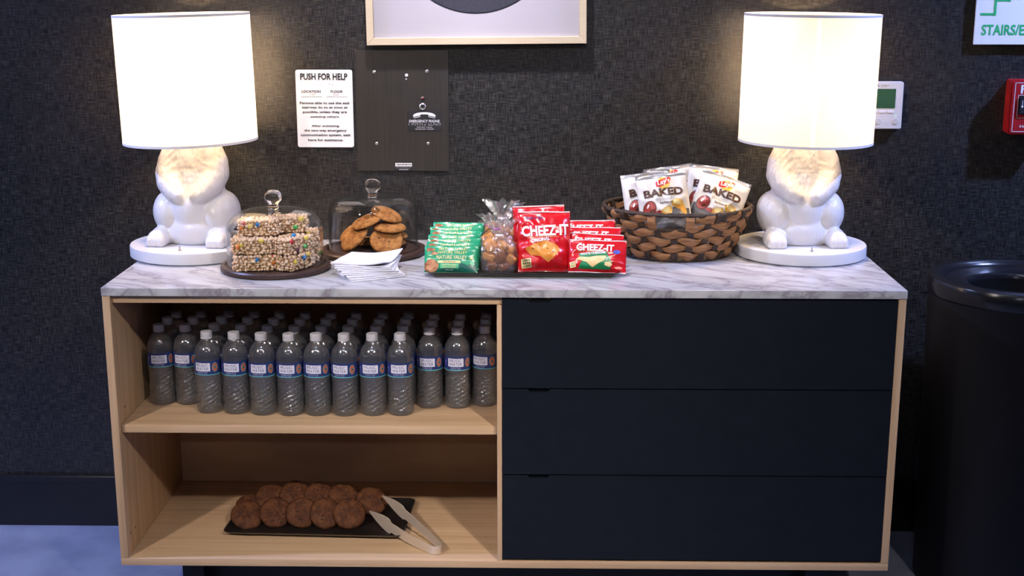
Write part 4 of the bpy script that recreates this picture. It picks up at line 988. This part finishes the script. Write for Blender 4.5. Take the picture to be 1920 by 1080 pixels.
for a in (rad(-62), rad(-35), rad(-140), rad(-12), rad(-165), rad(20), rad(160)):
    obj('rim_lashing', strip([a - 0.04, a - 0.02, a, a + 0.02, a + 0.04], lambda k: Hb - 0.008, lambda k: 0.0125, lambda k: 0.0062, 0.006), 'stake', bk)

def chips_print(p, w, h):
    T = lambda d: h - d                                  # distance below the top seal
    p.poly([(-w / 2 + 0.003, 0.008), (w / 2 - 0.003, 0.008), (w / 2 - 0.003, T(0.094)), (0.025, T(0.086)), (-0.01, T(0.094)), (-w / 2 + 0.003, T(0.088))], 'cgrey', 0)
    L = T(0.0225)
    p.ell(0.004, L - 0.001, 0.0155, 0.0150, 'logoyel', 0, n=32)
    p.poly([(-0.016, L - 0.009), (-0.010, L - 0.0105), (0.020, L - 0.002), (0.024, L + 0.010), (0.019, L + 0.0130), (-0.010, L + 0.0065), (-0.016, L + 0.003)], 'logored', 1)
    p.text("Lay's", 0.0040, L + 0.0012, 0.033, 0.0155, 'pwhite', 2, rot=0.16, bold=0.02, shear=0.15)
    p.text('BAKED', 0.000, T(0.0460), 0.100, 0.0195, 'brown', 2, bold=0.040, arc=0.002)
    p.text('65% LESS FAT', 0.002, T(0.0625), 0.050, 0.0066, 'greyp', 2); p.text('barbecue', 0.004, T(0.0725), 0.034, 0.0064, 'brown', 2, bold=0.015)
    p.ell(-0.040, T(0.084), 0.0155, 0.0200, 'brown', 1, rot=-0.4); p.ell(-0.040, T(0.084), 0.0138, 0.0180, 'sauce', 2, rot=-0.4); p.ell(-0.044, T(0.078), 0.0022, 0.0060, 'pwhite', 3, rot=-0.5); p.ell(-0.036, T(0.090), 0.0060, 0.0030, 'brown', 3, rot=0.4)
    p.ell(-0.020, T(0.097), 0.009, 0.006, 'sauce', 2, wob=0.15)
    p.ell(0.002, T(0.096), 0.0165, 0.0125, 'chip', 1, rot=0.5, wob=0.08); p.ell(0.002, T(0.091), 0.010, 0.006, 'cream', 2, rot=0.4, wob=0.1)
    p.ell(0.034, T(0.080), 0.0185, 0.0120, 'chip', 1, rot=-0.5, wob=0.10); p.ell(0.031, T(0.075), 0.011, 0.006, 'cream', 2, rot=-0.3, wob=0.1); p.ell(0.046, T(0.093), 0.007, 0.0150, 'chip', 2, rot=0.3, wob=0.08)
    p.text('140 CALORIES', -0.004, 0.050, 0.044, 0.0055, 'greyp', 2)
CH = Kind(0.128, 0.172, 0.046, (41, 44, 47), ['cfilm', 'csilver', 'csilver'], chips_print, sealrows=0.13, crease=0.006, seal=0.09, belly=0.1)
GH = 'white baked chip bags in the basket'
for v, x, y, z, rx, ry, rz, lab in [
    (1, 0.378, -0.160, 0.862, -10, -7, 8, 'white baked chip bag at the left of the basket, partly covered'),
    (0, 0.410, -0.228, 0.868, -14, -7, 3, 'white baked chip bag with full brown lettering, front centre of basket'),
    (2, 0.514, -0.122, 0.872, -8, 7, 0, 'tallest white baked chip bag standing at the back of the basket'),
    (1, 0.504, -0.196, 0.866, -14, 19, -4, 'crumpled white baked chip bag tilted to the right in the basket'),
    (2, 0.440, -0.080, 0.866, -6, -7, 6, 'white baked chip bag with dark top edge behind the front bag')]:
    CH.make('chip_bag', v, lab, 'chip bag', (x, y, z), (rad(rx), rad(ry), rad(rz)), GH)

# ------------------------------------------------------------------ water bottles
def brf(z):
    pts = [(0, 0.0270), (0.004, 0.0305), (0.012, 0.0315), (0.030, 0.0310), (0.070, 0.0305), (0.088, 0.0308), (0.095, 0.0315), (0.136, 0.0315), (0.146, 0.0307), (0.156, 0.0285), (0.166, 0.0235), (0.174, 0.0175), (0.180, 0.0125), (0.185, 0.0118)]
    for (z0, r0), (z1, r1) in zip(pts[:-1], pts[1:]):
        if z <= z1: t = (z - z0) / (z1 - z0); return r0 + (r1 - r0) * t
    return pts[-1][1]
def rib(r, z, a, k=1.0):
    if 0.010 < z < 0.092:
        e = min(1, (z - 0.010) / 0.010, (0.092 - z) / 0.008); return r - k * e * 0.0019 * (0.5 + 0.5 * sin(8 * a - z * 560)) - k * e * 0.0005 * sin(19 * a + z * 260) - k * e * 0.0012 * nz(cos(a) * 6, sin(a) * 6, z * 190)
    return r
zl = [0.0, 0.002, 0.004, 0.008] + [0.010 + 0.0022 * k for k in range(38)] + [0.095, 0.098, 0.134, 0.138, 0.142, 0.146, 0.150, 0.154, 0.158, 0.162, 0.166, 0.170, 0.174, 0.177, 0.180, 0.185]
bp_ = [(0.0, 0.003), (0.018, 0.002)] + [(brf(z), z) for z in zl]
SHELL = mesh_from(lathe(bp_, 64, fn=rib), 'bottle_shell', 80); SHELL.materials.append(M['pet']); SHELL.materials.append(M['petrib'])
for f_ in SHELL.polygons:
    if 0.008 < f_.center.z < 0.094: f_.material_index = 1
wl = [z for z in zl if 0.004 <= z < 0.146]
wp = [(0.0, 0.0042)] + [(brf(z) - 0.0009, z if z > 0.004 else 0.0042) for z in wl] + [(brf(0.147) - 0.0009, 0.147), (0.0, 0.147)]
WATER = mesh_from(lathe(wp, 64, fn=lambda r, z, a: rib(r, z, a, 1.0)), 'water', 50); WATER.materials.append(M['water'])
def ribcap(r, z, a): return r * (1 + 0.018 * (1 if int(a / (2 * pi) * 60 + 0.5) % 2 else -1)) if 0.1852 < z < 0.197 and r > 0.012 else r
CAP = mesh_from(lathe([(0.0116, 0.1815), (0.0142, 0.182), (0.0142, 0.1845), (0.0136, 0.185), (0.0137, 0.1856), (0.0137, 0.1965), (0.0128, 0.1985), (0, 0.1988)], 60, fn=ribcap), 'cap', 40); CAP.materials.append(M['cap'])
LR = 0.0320
SLEEVE = mesh_from(lathe([(LR, 0.0975), (LR, 0.1325), (LR - 0.0004, 0.1325), (LR - 0.0004, 0.0975)], 48, closed=True), 'label_sleeve', 40); SLEEVE.materials.append(M['navylabel'])
p = Print()
p.rect(-0.006, 0.1175, 0.0395, 0.0205, 'lilac', 0, r=0.0012); p.text('MUSIC', -0.006, 0.1222, 0.0300, 0.0066, 'navylabel', 1); p.text('WATER', -0.006, 0.1134, 0.0320, 0.0070, 'navylabel', 1)
p.text('PURIFIED WATER', -0.006, 0.1040, 0.026, 0.0020, 'lilac', 0); p.text('16.9 FL OZ', -0.006, 0.1008, 0.024, 0.0014, 'lilac', 0)
p.ell(0.0262, 0.1165, 0.0082, 0.0118, 'teal', 0); p.ell(0.0262, 0.1165, 0.0072, 0.0106, 'rust', 1); p.ring(0.0262, 0.1165, 0.0022, 0.0034, 'teal', 2); p.ell(0.0262, 0.1165, 0.0021, 0.0024, 'black', 2)
p.rect(-0.0350, 0.1160, 0.006, 0.018, 'blueprint', 0); p.text('H2O', -0.0350, 0.1190, 0.005, 0.004, 'lilac', 1)
for k in range(24):
    a = -pi + 2 * pi * k / 24; p.rect((a + pi / 24) * LR, 0.0984, 2 * pi / 24 * LR * 1.02, 0.0018, 'teal', 0)
cyl = lambda x, z, e: ((LR + e) * sin(x / LR), -(LR + e) * cos(x / LR), z)
po = p.build('label_print', cyl, None, maxlen=0.005, eps=0.0001); LPRINT = po.data; bpy.data.objects.remove(po)
def bottle(label, loc, rz):
    T = thing('water_bottle', label, 'bottle', loc, (0, 0, rz), 'water bottles on the cabinet shelf')
    obj('bottle_shell', SHELL, None, T); obj('water', WATER, None, T); obj('cap', CAP, None, T)
    s = obj('label_sleeve', SLEEVE, None, T); obj('label_print', LPRINT, None, s)
    return T
XC = [-0.846, -0.782, -0.712, -0.645, -0.578, -0.512, -0.446, -0.380, -0.313, -0.247, -0.181, -0.114, -0.047]
RYS = [-0.459, -0.388, -0.321, -0.254]
ZS = 0.4927
random.seed(77)
wob = [0.004, 0.006, 0.012, 0.008, -0.001, -0.004, -0.003, -0.004, 0.0, 0.002, -0.012, -0.012, 0.004]
rown = ['front row', 'second row', 'third row', 'back row']
rots = [18, 0, -2, 4, 3, 6, 2, -4, 5, 8, 2, 6, -12]
for ri, y in enumerate(RYS):
    cols = range(2, 10) if ri == 0 else range(13)
    for idx, ci in enumerate(cols):
        n = len(cols)
        pos = 'leftmost' if idx == 0 else 'rightmost' if idx == n - 1 else f'{ORD[idx]} from the left'
        lab = f'water bottle with navy label in the {rown[ri]} on the shelf, {pos}'
        jy = wob[ci]; jx = random.uniform(-0.0012, 0.0012)
        rz = (rots[ci] if (ri == 0 or (ri == 1 and ci not in range(2, 10))) else random.uniform(-25, 25))
        bottle(lab, (XC[ci] + jx * 0.5 + ri * 0.003 * (1 - ci / 12), y + jy, ZS), rad(rz))

# ------------------------------------------------------------------ cookies and tongs on the lower shelf
G3 = 'cookies on the lower tray'
zt = 0.1621 + 0.0045
pos3 = [  # x, y, z, tilt towards the viewer, roll, label
    (-0.652, -0.372, 0.020, 38, 11, 'leftmost cookie in the front row on the lower tray'),
    (-0.580, -0.368, 0.026, 42, 11, 'cookie with dark chips, second from left in the front row'),
    (-0.512, -0.374, 0.029, 48, 11, 'middle cookie in the front row on the lower tray'),
    (-0.452, -0.376, 0.029, 48, 11, 'fourth cookie from the left in the front row'),
    (-0.392, -0.378, 0.029, 46, 11, 'rightmost cookie in the front row beside the tongs'),
    (-0.652, -0.320, 0.022, 22, 11, 'cookie behind the leftmost front cookie on the lower tray'),
    (-0.604, -0.292, 0.036, 34, 11, 'leftmost cookie in the back row on the lower tray'),
    (-0.542, -0.292, 0.044, 36, 11, 'dark-topped cookie second from left in the back row'),
    (-0.480, -0.290, 0.040, 36, 11, 'middle cookie in the back row on the lower tray'),
    (-0.420, -0.290, 0.036, 36, 11, 'fourth cookie from the left in the back row'),
    (-0.345, -0.300, 0.031, 36, 11, 'rightmost cookie in the back row under the tongs')]
for k, (x, y, z, t, r_, lab) in enumerate(pos3):
    cookie(k, lab, (x, y, zt + z), (rad(t), rad(r_), k * 0.9), G3, CK2, chips=6)

tg = thing('serving_tongs', 'steel serving tongs resting on the cookie tray edge', 'tongs', (-0.165, -0.520, 0.1623))
def tong_arm(p0, p1, p2, bend, tipw):
    bm = bmesh.new(); prev = None; n = 26
    for k in range(n + 1):
        t = k / n; a = Vector(p0).lerp(Vector(p1), t); b = Vector(p1).lerp(Vector(p2), t); c = a.lerp(b, t)
        d = (b - a); d.z = 0; d.normalize(); nr = Vector((-d.y, d.x, 0))
        if t < 0.62: w = 0.0112 + 0.0030 * t
        elif t < 0.70: w = 0.0130 + (tipw - 0.0130) * ((t - 0.62) / 0.02 if t < 0.64 else 1)
        else: w = tipw * (1 - ((t - 0.70) / 0.30) ** 1.5 * 0.93)
        lo = w if t < 0.64 else w * 1.0
        ring = [bm.verts.new(c + nr * s * 0.0009 + Vector((0, 0, q))) for s, q in ((-1, -lo), (-1, w), (1, w), (1, -lo))]
        if prev:
            for s in range(4): u = (s + 1) % 4; bm.faces.new((prev[s], prev[u], ring[u], ring[s]))
        else: bm.faces.new(ring)
        prev = ring
    bm.faces.new(prev[::-1]); bmesh.ops.recalc_face_normals(bm, faces=bm.faces[:])
    return bm
obj('tong_arm', tong_arm((-0.011, -0.016, 0.0112), (-0.095, 0.055, 0.016), (-0.178, 0.160, 0.034), 0, 0.0195), 'tong', tg, sharp=30)
obj('tong_arm', tong_arm((0.011, 0.004, 0.0112), (-0.060, 0.110, 0.030), (-0.150, 0.205, 0.058), 0, 0.0180), 'tong', tg, sharp=30)
bm = bmesh.new(); prev = None
c = Vector((0.0, -0.006, 0)); e1 = Vector((0.011, 0.010, 0)); e2 = Vector((0.012, -0.013, 0))
for k in range(15):
    a = pi * k / 14; rings = []
    for rr in (0.94, 1.06):
        q = c + (e1 * cos(a) + e2 * sin(a)) * rr; rings += [bm.verts.new((q.x, q.y, 0.0007)), bm.verts.new((q.x, q.y, 0.0217))]
    ring = [rings[0], rings[1], rings[3], rings[2]]
    if prev:
        for s in range(4): u = (s + 1) % 4; bm.faces.new((prev[s], prev[u], ring[u], ring[s]))
    else: bm.faces.new(ring)
    prev = ring
bm.faces.new(prev[::-1]); bmesh.ops.recalc_face_normals(bm, faces=bm.faces[:])
obj('spring_bend', bm, 'tong', tg)
